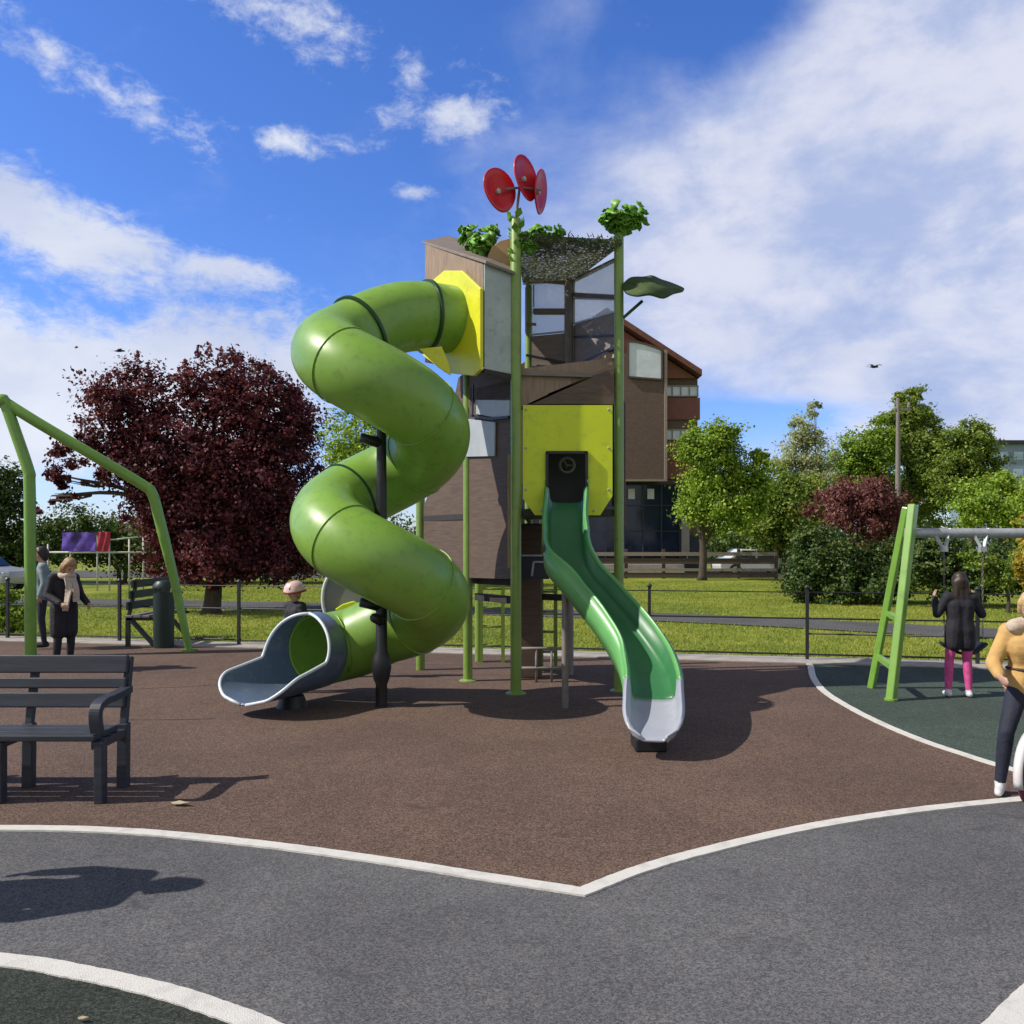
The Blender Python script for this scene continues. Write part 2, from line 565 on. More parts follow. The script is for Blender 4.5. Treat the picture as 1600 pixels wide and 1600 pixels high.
M['tarmac'] = granule_mat('tarmac_path', [(0.05, 0.05, 0.05), (0.09, 0.088, 0.086), (0.15, 0.147, 0.143)], (0.05, 0.05, 0.05))
M['fence'] = mat('dark_fence_steel', (0.022, 0.024, 0.026), 0.5, 0.3, 5.0)
M['rail_white'] = mat('off_white_rail', (0.5, 0.5, 0.46), 0.5, 0.15, 5.0)
M['timber'] = mat('dark_timber_fence', (0.085, 0.062, 0.05), 0.8, 0.35, 5.0, bump=0.4, bscale=30, stretch=(1, 8, 8))
M['timber_pale'] = mat('bleached_timber_rail', (0.26, 0.22, 0.18), 0.8, 0.25, 5.0, stretch=(1, 8, 8))
M['bark'] = mat('bark', (0.07, 0.052, 0.04), 0.9, 0.4, 7.0, bump=0.8, bscale=25, stretch=(3, 3, 0.6))
M['bark_pale'] = mat('pale_bark', (0.28, 0.26, 0.24), 0.85, 0.35, 7.0, bump=0.5, bscale=25)
M['brick_red'] = brick_mat('red_brick', (0.26, 0.08, 0.06), (0.19, 0.065, 0.05), (0.2, 0.17, 0.15))
M['brick_brown'] = brick_mat('brown_brick', (0.165, 0.105, 0.08), (0.125, 0.08, 0.062), (0.13, 0.11, 0.1))
M['gable'] = mat('red_brown_cladding', (0.24, 0.095, 0.065), 0.8, 0.25, 4.0, bump=0.3, bscale=12, stretch=(1, 1, 8))
M['roof'] = mat('red_brown_roof', (0.16, 0.065, 0.045), 0.8, 0.25, 5.0, bump=0.4, bscale=14)
M['glass_dark'] = mat('dark_blue_glazing', (0.012, 0.02, 0.05), 0.12, 0.3, 1.0)
M['glass_pale'] = mat('pale_window_blind', (0.6, 0.66, 0.7), 0.3, 0.12, 2.0)
M['concrete'] = mat('building_concrete', (0.3, 0.28, 0.26), 0.85, 0.2, 3.0)
M['paper'] = mat('pale_paper_notice', (0.62, 0.64, 0.66), 0.7, 0.06)
M['purple'] = mat('purple_blue_banner', (0.12, 0.06, 0.42), 0.6, 0.75, 2.2)
M['redcloth'] = mat('red_banner', (0.4, 0.02, 0.05), 0.6, 0.3, 4.0)
M['hill'] = mat('hazed_wooded_hill', (0.10, 0.17, 0.24), 0.95, 0.45, 0.05)  # blue of distance haze put into the albedo
M['car_silver'] = mat('silver_car_paint', (0.5, 0.52, 0.55), 0.3, 0.04, 2.0, coat=0.5, metal=0.3)
M['car_white'] = mat('white_car_paint', (0.7, 0.71, 0.72), 0.3, 0.03, 2.0, coat=0.5)
M['tyre'] = mat('tyre_rubber', (0.02, 0.02, 0.021), 0.8, 0.2, 20)
M['bin'] = mat('dark_green_bin', (0.012, 0.028, 0.026), 0.45, 0.2, 5.0)

# ------------------------------------------------------------------ ground
def sheet(name, pts, z, m, sub=False):
    bm = bmesh.new()
    vs = [bm.verts.new((p[0], p[1], z)) for p in pts]
    f = bm.faces.new(vs)
    if f.normal.z < 0:
        f.normal_flip()
    bmesh.ops.triangulate(bm, faces=bm.faces[:])
    me = bpy.data.meshes.new(name)
    bm.to_mesh(me)
    bm.free()
    me.materials.append(m)
    o = bpy.data.objects.new(name, me)
    COL.objects.link(o)
    tag(o, kind='structure')
    return o


def ribbon(name, pts, width, z, m):
    raw = [Vector((p[0], p[1], 0)) for p in pts]
    pts = []
    for a, c in zip(raw, raw[1:]):
        cnt = max(1, int((c - a).length / 0.035))
        pts += [a.lerp(c, i / cnt) for i in range(cnt)]
    pts.append(raw[-1])
    L, Rr = [], []
    n = len(pts)
    j = min(0.07, 0.0045 / width)
    for i, p in enumerate(pts):
        t0 = (p - pts[max(i - 1, 0)]).normalized() if i else (pts[1] - p).normalized()
        t1 = (pts[min(i + 1, n - 1)] - p).normalized() if i < n - 1 else t0
        t = (t0 + t1).normalized()
        nn = Vector((-t.y, t.x, 0)) * width / 2 / max(0.4, t.dot(t1))
        L.append(p + nn * (1 + random.uniform(-j, j)))
        Rr.append(p - nn * (1 + random.uniform(-j, j)))
    b = MB()
    vs = [(q.x, q.y, z) for q in L] + [(q.x, q.y, z) for q in Rr]
    low = [(q[0], q[1], 0.0) for q in vs]
    b.add(vs + low, [(n + i, n + i + 1, i + 1, i) for i in range(n - 1)] + [(i, i + 1, 2 * n + i + 1, 2 * n + i) for i in range(n - 1)]
          + [(n + i + 1, n + i, 3 * n + i, 3 * n + i + 1) for i in range(n - 1)])
    o = b.build(name, m)
    tag(o, kind='structure')
    return o


def grass_mat():
    m = bpy.data.materials.new('lawn_ground')
    m.use_nodes = True
    g = NT(m.node_tree)
    out = g.n('ShaderNodeOutputMaterial')
    b = g.n('ShaderNodeBsdfPrincipled')
    g.link(b.outputs[0], out.inputs[0])
    tc = g.n('ShaderNodeTexCoord')
    v = tc.outputs['Object']
    a = g.noise(v, 0.35, 6, 0.65, 0.3)
    d = g.noise(v, 14, 5, 0.7)
    c = g.ramp(g.math('ADD', g.math('MULTIPLY', a, 0.6), g.math('MULTIPLY', d, 0.4)), [(0.36, (0.08, 0.125, 0.018)), (0.5, (0.19, 0.235, 0.026)), (0.62, (0.33, 0.31, 0.06))])
    g.link(c, b.inputs['Base Color'])
    b.inputs['Roughness'].default_value = 0.9
    b.inputs['Specular IOR Level'].default_value = 0.2
    bp = g.n('ShaderNodeBump')
    bp.inputs['Strength'].default_value = 0.8
    bp.inputs['Distance'].default_value = 0.03
    g.link(g.noise(v, 40, 4, 0.7), bp.inputs['Height'])
    g.link(bp.outputs[0], b.inputs['Normal'])
    return m


M['lawn'] = grass_mat()
gnd = sheet('ground', [(-900, -60), (900, -60), (900, 1500), (-900, 1500)], 0.0, M['lawn'])

# the line where the rubber surfaces end and the lawn starts (runs slightly towards the viewer on the right)
EA, EB = Vector((-6.46, 13.95, 0)), Vector((4.1, 11.75, 0))
ed = (EB - EA).normalized()
en = Vector((-ed.y, ed.x, 0))


def edge(s, off=0.0):
    p = EA + ed * s + en * off
    return p


S0, S1 = -14.0, 24.0
front_l = [(-900, 1309), (-300, 1300), (0, 1296), (200, 1301), (400, 1320), (600, 1347), (750, 1371), (910, 1396)]
front_r = [(910, 1396), (1000, 1361), (1100, 1332), (1250, 1297), (1400, 1272), (1570, 1253), (1800, 1236), (2300, 1215)]


def smooth_px(pts, n=14):
    c = catmull([(p[0], p[1], 0) for p in pts], n)
    return [gp(q.x, q.y) for q in c]


FL, FR = smooth_px(front_l), smooth_px(front_r)
sheet('path', [edge(S0), edge(S1), (24, -30, 0), (-24, -30, 0)], 0.003, M['grey_rubber'])
sheet('brown_rubber_surface', [tuple(p) for p in FL] + [tuple(p) for p in FR[1:]] + [tuple(edge(S1)), tuple(edge(S0))], 0.006, M['brown_rubber'])
green_px = [(1266, 1040), (1272, 1062), (1290, 1083), (1330, 1108), (1380, 1133), (1440, 1158), (1505, 1180), (1572, 1201), (1700, 1236)]
GP = smooth_px(green_px)
gl_start = EA + ed * ((GP[0] - EA).dot(ed))
GP[0] = Vector((gl_start.x, gl_start.y, 0))
sheet('green_rubber_surface', [tuple(p) for p in GP] + [tuple(FR[-1]), tuple(edge(S1))], 0.0095, M['green_rubber'])
ribbon('white_boundary_line', FL[:-1] + FR, 0.085, 0.0130, M['white_line'])
ribbon('white_curve_line', GP, 0.08, 0.0136, M['white_line'])
ll = smooth_px([(-700, 1470), (-300, 1480), (0, 1503), (130, 1524), (250, 1551), (340, 1580), (420, 1612), (560, 1690), (640, 1800)])
sheet('dark_rubber_surface', [tuple(p) for p in ll] + [(-0.2, -3, 0), (-8, -3, 0)], 0.0065, M['dark_rubber'])
ribbon('white_corner_line', ll, 0.095, 0.0130, M['white_line'])
rr = smooth_px([(1900, 1400), (1790, 1450), (1702, 1497), (1640, 1542), (1580, 1600), (1535, 1655), (1470, 1760)])
sheet('lawn_corner', [tuple(p) for p in rr] + [(1.6, -3, 0), (8, -3, 0), (8, 3, 0)], 0.0068, M['lawn'])
ribbon('white_arc_line', rr, 0.125, 0.0130, M['white_line'])

for i, (a_, b_) in enumerate((((195, 1126), (335, 1124)), ((198, 1078), (352, 1070)), ((600, 1052), (800, 1056)), ((590, 1037), (730, 1040)))):
    ribbon('surface_joint', smooth_px([a_, ((a_[0] + b_[0]) / 2, (a_[1] + b_[1]) / 2 + 0.6), b_]), 0.012 if i else 0.022, 0.0076, M['deck'])

# kerb and the tarmac walk across the lawn
b = MB()
b.prism([edge(S0, 0.0), edge(S1, 0.0), edge(S1, 0.62), edge(S0, 0.62)], (0, 0, 0.03))
tag(b.build('kerb', M['kerb'], bevel=0.008), kind='structure')
wa = [gp(-600, 931), gp(-100, 937), gp(150, 941), gp(500, 948), gp(900, 960), gp(1150, 970), gp(1420, 984), gp(1900, 1010)]
wa = catmull(wa, 8)
nw = []
for i, p in enumerate(wa):
    t = (wa[min(i + 1, len(wa) - 1)] - wa[max(i - 1, 0)]).normalized()
    nw.append((p, Vector((-t.y, t.x, 0))))
sheet('footpath', [p + n * 1.05 for p, n in nw] + [p - n * 1.05 for p, n in reversed(nw)], 0.02, M['tarmac'])
b = MB()
b.add([(-60, 41.8, 0.02), (60, 41.8, 0.02), (60, 52, 0.02), (-60, 52, 0.02)], [(0, 1, 2, 3)])
tag(b.build('road', M['tarmac']), kind='structure')

# short grass on the lawn
def blades(name, n, smin, smax, omin, omax):
    s = rng.uniform(smin, smax, n)
    o = omin + (omax - omin) * rng.random(n) ** 1.25
    px = EA.x + ed.x * s + en.x * o
    py = EA.y + ed.y * s + en.y * o
    keep = np.abs(px) < py * 0.68 + 1.0
    wx = np.array([p.x for p, _ in nw]); wy = np.array([p.y for p, _ in nw])
    yw = np.interp(px, wx, wy)
    keep &= np.abs(py - yw) > 1.08
    px, py = px[keep], py[keep]
    n = len(px)
    a = rng.uniform(0, 2 * math.pi, n)
    h = rng.uniform(0.018, 0.055, n)
    w = rng.uniform(0.006, 0.014, n)
    lean = rng.uniform(0, 0.05, n)
    la = rng.uniform(0, 2 * math.pi, n)
    v = np.zeros((n, 3, 3))
    v[:, 0] = np.stack([px - np.cos(a) * w, py - np.sin(a) * w, np.zeros(n)], 1)
    v[:, 1] = np.stack([px + np.cos(a) * w, py + np.sin(a) * w, np.zeros(n)], 1)
    v[:, 2] = np.stack([px + np.cos(la) * lean, py + np.sin(la) * lean, h], 1)
    me = bpy.data.meshes.new(name)
    me.vertices.add(n * 3)
    me.vertices.foreach_set('co', v.reshape(-1))
    me.loops.add(n * 3)
    me.loops.foreach_set('vertex_index', np.arange(n * 3, dtype=np.int32))
    me.polygons.add(n)
    me.polygons.foreach_set('loop_start', np.arange(0, n * 3, 3, dtype=np.int32))
    me.update(calc_edges=True)
    me.materials.append(leaf_mat('grass_blades', [(0.10, 0.165, 0.016), (0.25, 0.31, 0.035), (0.46, 0.43, 0.11)], 0.3))
    ob = bpy.data.objects.new(name, me)
    COL.objects.link(ob)
    tag(ob, 'short yellow-green mown grass on the lawn behind the fence', 'grass', kind='stuff')


blades('grass', 190000, -10, 22, 0.66, 26)

# ------------------------------------------------------------------ trees
def leaf_object(name, C, outward, L, m, parent, aspect=0.62):
    n = len(C)
    nr = outward * 0.55 + np.array([0, 0, 0.35]) + rng.normal(0, 0.62, (n, 3))
    nr /= np.linalg.norm(nr, axis=1, keepdims=True) + 1e-9
    t = np.cross(nr, rng.normal(0, 1, (n, 3)))
    t /= np.linalg.norm(t, axis=1, keepdims=True) + 1e-9
    bt = np.cross(nr, t)
    s = L * rng.uniform(0.6, 1.35, n)[:, None]
    v = np.zeros((n, 4, 3))
    v[:, 0] = C + t * s * 0.5
    v[:, 1] = C + bt * s * 0.5 * aspect + nr * s * 0.12
    v[:, 2] = C - t * s * 0.5
    v[:, 3] = C - bt * s * 0.5 * aspect + nr * s * 0.12
    me = bpy.data.meshes.new(name)
    me.vertices.add(n * 4)
    me.vertices.foreach_set('co', v.reshape(-1))
    me.loops.add(n * 4)
    me.loops.foreach_set('vertex_index', np.arange(n * 4, dtype=np.int32))
    me.polygons.add(n)
    me.polygons.foreach_set('loop_start', np.arange(0, n * 4, 4, dtype=np.int32))
    me.update(calc_edges=True)
    me.materials.append(m)
    o = bpy.data.objects.new(name, me)
    COL.objects.link(o)
    o.parent = parent
    return o


def tree(name, label, cat, px, Y, blobs, n, L, lm, bark='bark', tr=0.16, depth=0.9, group=None, sprigs=(), crown='crown', clump=0.2, trunks=1, kind=None, stemtop=None):
    """blobs: centres and radii in picture units at distance Y; real size follows from Y"""
    base = Vector(((px - 800) / F * Y, Y, 0))
    root = empty(name, base, label=label, cat=cat, group=group, kind=kind)
    k = Y / F
    cs, outs = [], []
    ws = [bl[2] * bl[3] * (bl[4] if len(bl) > 4 else 1) for bl in blobs]
    tw = sum(ws)
    cents = []
    rads = []
    allc = np.mean([[(bl[0] - 800) * k - base.x, 0, CH + (HZ - bl[1]) * k] for bl in blobs], axis=0)
    for bl, wgt in zip(blobs, ws):
        dz = bl[5] if len(bl) > 5 else rng.uniform(-0.35, 0.35) * bl[2] * k
        c = np.array([(bl[0] - 800) * k - base.x, dz, CH + (HZ - bl[1]) * k])
        cents.append(c)
        rad = np.array([bl[2] * k, bl[2] * k * depth, bl[3] * k])
        rads.append(float(min(rad)))
        nl = int(n * wgt / tw)
        nc = max(6, nl // 95)
        d = rng.normal(0, 1, (nc, 3))
        d /= np.linalg.norm(d, axis=1, keepdims=True)
        lump = 1 + 0.2 * np.sin(d[:, 0] * 5 + bl[0]) * np.cos(d[:, 2] * 6 + bl[1]) + rng.normal(0, 0.11, nc)
        cc = c + d * (rng.random(nc) ** 0.4)[:, None] * rad * lump[:, None]
        sig = clump * min(rad)
        idx = rng.integers(0, nc, nl)
        sg = (rng.uniform(0.4, 1.5, nc) * rng.uniform(0.7, 1.2, nc))[idx][:, None] * sig
        p = cc[idx] + rng.normal(0, 1, (nl, 3)) * sg * np.array([1, 1, 0.75])
        o = p - (allc * 0.4 + c * 0.6)
        o /= np.linalg.norm(o, axis=1, keepdims=True) + 1e-9
        cs.append(p)
        outs.append(o)
    for (sx, sy0, sy1, cnt) in sprigs:                      # upright shoots above the outline
        t = rng.random(cnt)
        p = np.stack([(sx - 800) * k - base.x + rng.normal(0, 1, cnt) * 5 * k * (1.15 - t), rng.normal(0, 1, cnt) * 5 * k, CH + (HZ - (sy0 + (sy1 - sy0) * t)) * k], 1)
        cs.append(p)
        outs.append(rng.normal(0, 1, (cnt, 3)))
    Cn, On = np.concatenate(cs), np.concatenate(outs)
    ok = Cn[:, 2] > 0.05
    leaf_object(crown, Cn[ok], On[ok], L, lm, root)
    zmean = float(np.mean([c[2] for c in cents]))
    for s in range(trunks):
        ox = (s - (trunks - 1) / 2) * tr * 2.4
        b = MB()
        top = stemtop or max(0.5, zmean * 0.75)
        path = catmull([(ox, 0, -0.05), (ox * 1.2 + tr * 0.3, 0, top * 0.35), (ox * 1.6 - tr * 0.3, 0.0, top * 0.7), (ox * 2, 0, top)], 5)
        m_ = len(path)
        b.tube(path, [tr * (1.35 if i == 0 else 1.0 - 0.5 * i / (m_ - 1)) for i in range(m_)], 10)
        for c, rmin in zip(cents, rads):
            st = path[int(m_ * random.uniform(0.45, 0.95)) - 1]
            e = Vector(c)
            midp = st.lerp(e, 0.5) + Vector((0, 0, 0.12 * (e - st).length))
            q = catmull([st, midp, e], 5)
            b.tube(q, [tr * 0.45 * (1 - 0.8 * i / (len(q) - 1)) for i in range(len(q))], 6)
            for _ in range(4):
                e2 = e + Vector(rng.normal(0, 0.3, 3)) * rmin
                b.tube([midp.lerp(e, 0.5), midp.lerp(e2, 0.6), e2], [tr * 0.16, tr * 0.1, tr * 0.03], 5)
        b.build('trunk', M[bark], root, smooth=True)
    return root


LM = {}
LM['purple'] = leaf_mat('purple_leaves', [(0.022, 0.007, 0.012), (0.10, 0.022, 0.036), (0.30, 0.08, 0.095)], 0.25)
LM['plum'] = leaf_mat('plum_leaves', [(0.06, 0.022, 0.027), (0.17, 0.055, 0.06), (0.32, 0.15, 0.11)], 0.3)
LM['lime'] = leaf_mat('lime_leaves', [(0.075, 0.16, 0.02), (0.23, 0.36, 0.04), (0.47, 0.57, 0.08)])
LM['mid'] = leaf_mat('mid_green_leaves', [(0.06, 0.12, 0.02), (0.18, 0.27, 0.045), (0.38, 0.44, 0.09)])
LM['fresh'] = leaf_mat('fresh_green_leaves', [(0.08, 0.17, 0.02), (0.2, 0.32, 0.035), (0.36, 0.46, 0.07)])
LM['dark'] = leaf_mat('dark_green_leaves', [(0.015, 0.036, 0.012), (0.055, 0.10, 0.024), (0.17, 0.23, 0.05)], 0.2)
LM['birch'] = leaf_mat('pale_birch_leaves', [(0.2, 0.25, 0.14), (0.4, 0.45, 0.28), (0.6, 0.62, 0.46)], 0.5)
LM['golden'] = leaf_mat('golden_leaves', [(0.2, 0.15, 0.02), (0.4, 0.3, 0.035), (0.55, 0.44, 0.09)], 0.4)
LM['blue'] = leaf_mat('blue_green_leaves', [(0.02, 0.05, 0.03), (0.055, 0.095, 0.05), (0.12, 0.165, 0.09)])

tree('purple_leaved_tree', 'large dark purple-leaved tree with spiky upright shoots behind the spiral tube slide', 'tree', 330, 20.3,
     [(215, 635, 78, 62), (330, 612, 70, 55), (405, 630, 80, 62), (455, 670, 50, 55), (290, 715, 125, 85, 1.2), (420, 735, 85, 85), (190, 710, 60, 60), (330, 815, 105, 75, 1.2),
      (430, 820, 62, 62), (255, 790, 60, 60), (320, 875, 85, 48), (270, 850, 50, 50), (400, 880, 70, 40), (455, 860, 45, 45), (355, 760, 90, 70, 1.1), (105, 745, 36, 48, 0.5), (85, 775, 26, 40, 0.4), (130, 700, 35, 30, 0.5)],
     125000, 0.098, LM['purple'], tr=0.22, depth=0.8, clump=0.17,
     sprigs=[(215, 600, 548, 90), (200, 600, 570, 60), (232, 600, 566, 70), (310, 575, 538, 70), (326, 570, 535, 80), (346, 575, 540, 70), (362, 580, 548, 60), (375, 585, 552, 60), (290, 590, 560, 60), (420, 600, 572, 60),
             (452, 620, 585, 60), (437, 610, 580, 50), (160, 640, 606, 60), (90, 720, 690, 40), (75, 740, 700, 50)])
tree('lime_tree', 'yellow-green leafy tree seen between the loops of the spiral tube slide', 'tree', 565, 33,
     [(548, 690, 52, 60), (600, 655, 45, 50), (590, 720, 50, 45), (640, 700, 45, 55)], 16000, 0.13, LM['lime'], tr=0.2)
tree('evergreen_tree', 'dark evergreen tree at the left edge behind the pale green post', 'tree', -10, 36,
     [(-5, 770, 42, 60), (-20, 840, 60, 60), (20, 880, 48, 45), (60, 850, 40, 40), (-60, 780, 60, 70), (25, 790, 22, 50)], 34000, 0.15, LM['dark'], tr=0.2)
tree('broad_shrub', 'broad dark green shrub mass behind the purple banner and the railings', 'shrub', 190, 36,
     [(120, 835, 60, 44), (200, 850, 70, 44), (290, 858, 70, 44), (380, 862, 70, 44), (460, 862, 60, 44), (530, 850, 50, 46)], 34000, 0.15, LM['dark'], tr=0.1, trunks=2)
tree('leafy_bush', 'small bright leafy bush beside the foot of the curved swing frame', 'bush', 15, 15.5,
     [(20, 965, 28, 26), (-8, 975, 26, 24), (2, 935, 24, 22)], 4500, 0.07, LM['fresh'], tr=0.03, trunks=2, bark='bark')
tree('round_tree', 'bright green round-crowned tree beside the right end of the brick building', 'tree', 1097, 39,
     [(1105, 705, 40, 42), (1085, 700, 26, 38), (1130, 680, 26, 26), (1155, 745, 38, 42), (1092, 785, 42, 38), (1145, 795, 52, 38), (1183, 720, 19, 30), (1175, 770, 30, 40), (1110, 745, 42, 40)],
     36000, 0.15, LM['lime'], tr=0.2, clump=0.22)
tree('silver_birch', 'pale silvery birch rising thin against the sky', 'tree', 1277, 50,
     [(1262, 672, 24, 34), (1258, 715, 34, 34), (1272, 640, 12, 14), (1285, 740, 26, 26), (1240, 740, 26, 26), (1250, 765, 40, 22)], 12000, 0.18, LM['birch'], 'bark_pale', tr=0.16, clump=0.26)
tree('hedge_tree', 'mid green tree between the round tree and the plum bush', 'tree', 1225, 43,
     [(1215, 775, 48, 46), (1245, 800, 45, 50), (1195, 825, 38, 34), (1235, 845, 45, 32), (1270, 790, 35, 40), (1180, 790, 25, 30)], 32000, 0.16, LM['mid'], tr=0.18)
tree('light_green_tree', 'light green domed tree just left of the tall mast', 'tree', 1345, 56,
     [(1345, 722, 44, 42), (1375, 695, 34, 36), (1320, 745, 24, 30), (1360, 760, 55, 34)], 26000, 0.2, LM['fresh'], tr=0.22)
tree('tall_tree', 'tallest tall pointed green tree standing behind the mast', 'tree', 1425, 58,
     [(1420, 648, 28, 34, 1.6), (1408, 628, 13, 17, 2.5), (1427, 620, 11, 15, 2.5), (1395, 665, 24, 24, 1.5), (1445, 660, 24, 26, 1.4), (1445, 690, 42, 40), (1410, 700, 40, 40), (1440, 745, 65, 45), (1470, 720, 40, 40), (1430, 790, 70, 40)], 42000, 0.2, LM['mid'], tr=0.25)
tree('olive_tree', 'olive green tree with a notched crown just right of the tall pointed one', 'tree', 1515, 54,
     [(1500, 700, 38, 34), (1520, 690, 30, 26), (1535, 730, 32, 34), (1495, 750, 45, 42), (1530, 775, 40, 40)], 26000, 0.2, LM['mid'], tr=0.22)
tree('plum_tree', 'small plum-red tree above the dark green bush on the right', 'tree', 1345, 29,
     [(1310, 795, 42, 36), (1350, 780, 48, 30), (1385, 795, 36, 45), (1330, 830, 50, 26), (1385, 840, 28, 32)], 24000, 0.11, LM['plum'], tr=0.12, clump=0.22)
tree('dense_bush', 'wide dark green bush on the lawn below the plum-red tree', 'bush', 1310, 24,
     [(1285, 880, 52, 42), (1265, 850, 36, 28), (1320, 870, 46, 36), (1310, 915, 62, 28), (1365, 905, 52, 34), (1395, 880, 40, 55), (1260, 910, 32, 32)], 36000, 0.1, LM['dark'], tr=0.08, trunks=2, clump=0.22)
tree('bright_bush', 'yellow-green bush crown behind the horizontal swing beam', 'bush', 1565, 34,
     [(1555, 785, 52, 40), (1520, 800, 32, 34), (1605, 790, 55, 45), (1570, 760, 30, 26), (1660, 790, 60, 55)], 28000, 0.13, LM['lime'], tr=0.14)
tree('dark_leaf_bush', 'dark green bush under the swing beam behind the swing chains', 'bush', 1520, 22.5,
     [(1445, 885, 34, 46), (1500, 890, 46, 40), (1560, 885, 48, 40), (1530, 915, 60, 26), (1610, 890, 45, 48), (1470, 860, 40, 26)], 22000, 0.1, LM['dark'], tr=0.08, trunks=2)  # dark green leaf colours
tree('garden_bush', 'mid green bush leaning into the gap right of the swing chains', 'bush', 1575, 20.5,
     [(1562, 898, 30, 20), (1590, 880, 34, 22), (1530, 868, 26, 16)], 6000, 0.085, LM['mid'], tr=0.05)  # mid green leaf colours
tree('golden_tree', 'golden yellow leafy tree cut by the right edge of the picture', 'tree', 1650, 15,
     [(1628, 885, 34, 34), (1650, 850, 45, 40), (1632, 915, 26, 28), (1690, 870, 50, 60)], 9000, 0.085, LM['golden'], tr=0.06)

# far tree line, one mass
tl = empty('treeline', (0, 0, 0), label='far dark tree line closing the view beyond the road', cat='trees', kind='stuff')
cs, os_ = [], []
for i in range(150):
    X = rng.uniform(-75, 75)
    Y = 82 + rng.uniform(-6, 10)
    h = rng.uniform(3.0, 5.2)
    nl = 420
    d = rng.normal(0, 1, (nl, 3))
    d /= np.linalg.norm(d, axis=1, keepdims=True)
    p = np.array([X, Y, h * 0.5]) + d * (rng.random(nl) ** 0.4)[:, None] * np.array([3.2, 2.4, h * 0.55])
    cs.append(p)
    os_.append(d)
Cn, On = np.concatenate(cs), np.concatenate(os_)
ok = Cn[:, 2] > 0
tl_leaves = leaf_object('foliage', Cn[ok], On[ok], 0.42, LM['dark'], tl)
tl_leaves['kind'] = 'stuff'

# flat roofed block far off
def far_block():
    Y = 115.0
    k = Y / F
    root = empty('office_block', ((1620 - 800) * k, Y, 0), label='distant blue-grey flat-roofed block above the trees at the right edge', cat='building')
    x0, x1, zt = (1554 - 1620) * k, (1720 - 1620) * k, CH + (HZ - 694) * k
    b = MB(); b.box(((x0 + x1) / 2, 6, zt / 2), (x1 - x0, 12, zt)); b.build('wall', mat('blue_grey_cladding', (0.2, 0.27, 0.36), 0.6, 0.25, 0.6), root)
    b = MB(); b.box(((x0 + x1) / 2, 5.9, zt + 0.25), (x1 - x0 + 0.8, 12.8, 0.5)); b.build('roof', M['deck'], root)
    b = MB(); b.box((x0 + 0.5, 3, zt + 1.0), (0.35, 0.35, 1.2)); b.box((x0 + 0.5, 3, zt + 1.7), (0.7, 0.7, 0.3)); b.build('vent_stack', M['deck'], root)
    z = zt - 1.6
    while z > 6:
        x = x0 + 1.2
        while x < x1 - 1:
            b = MB(); b.box((x, -0.03, z), (1.3, 0.055, 1.1)); b.build('window', M['far_glass'], root)
            x += 2.1
        z -= 2.4


M['far_glass'] = mat('far_window_glass', (0.36, 0.48, 0.62), 0.3, 0.3, 0.5)
far_block()

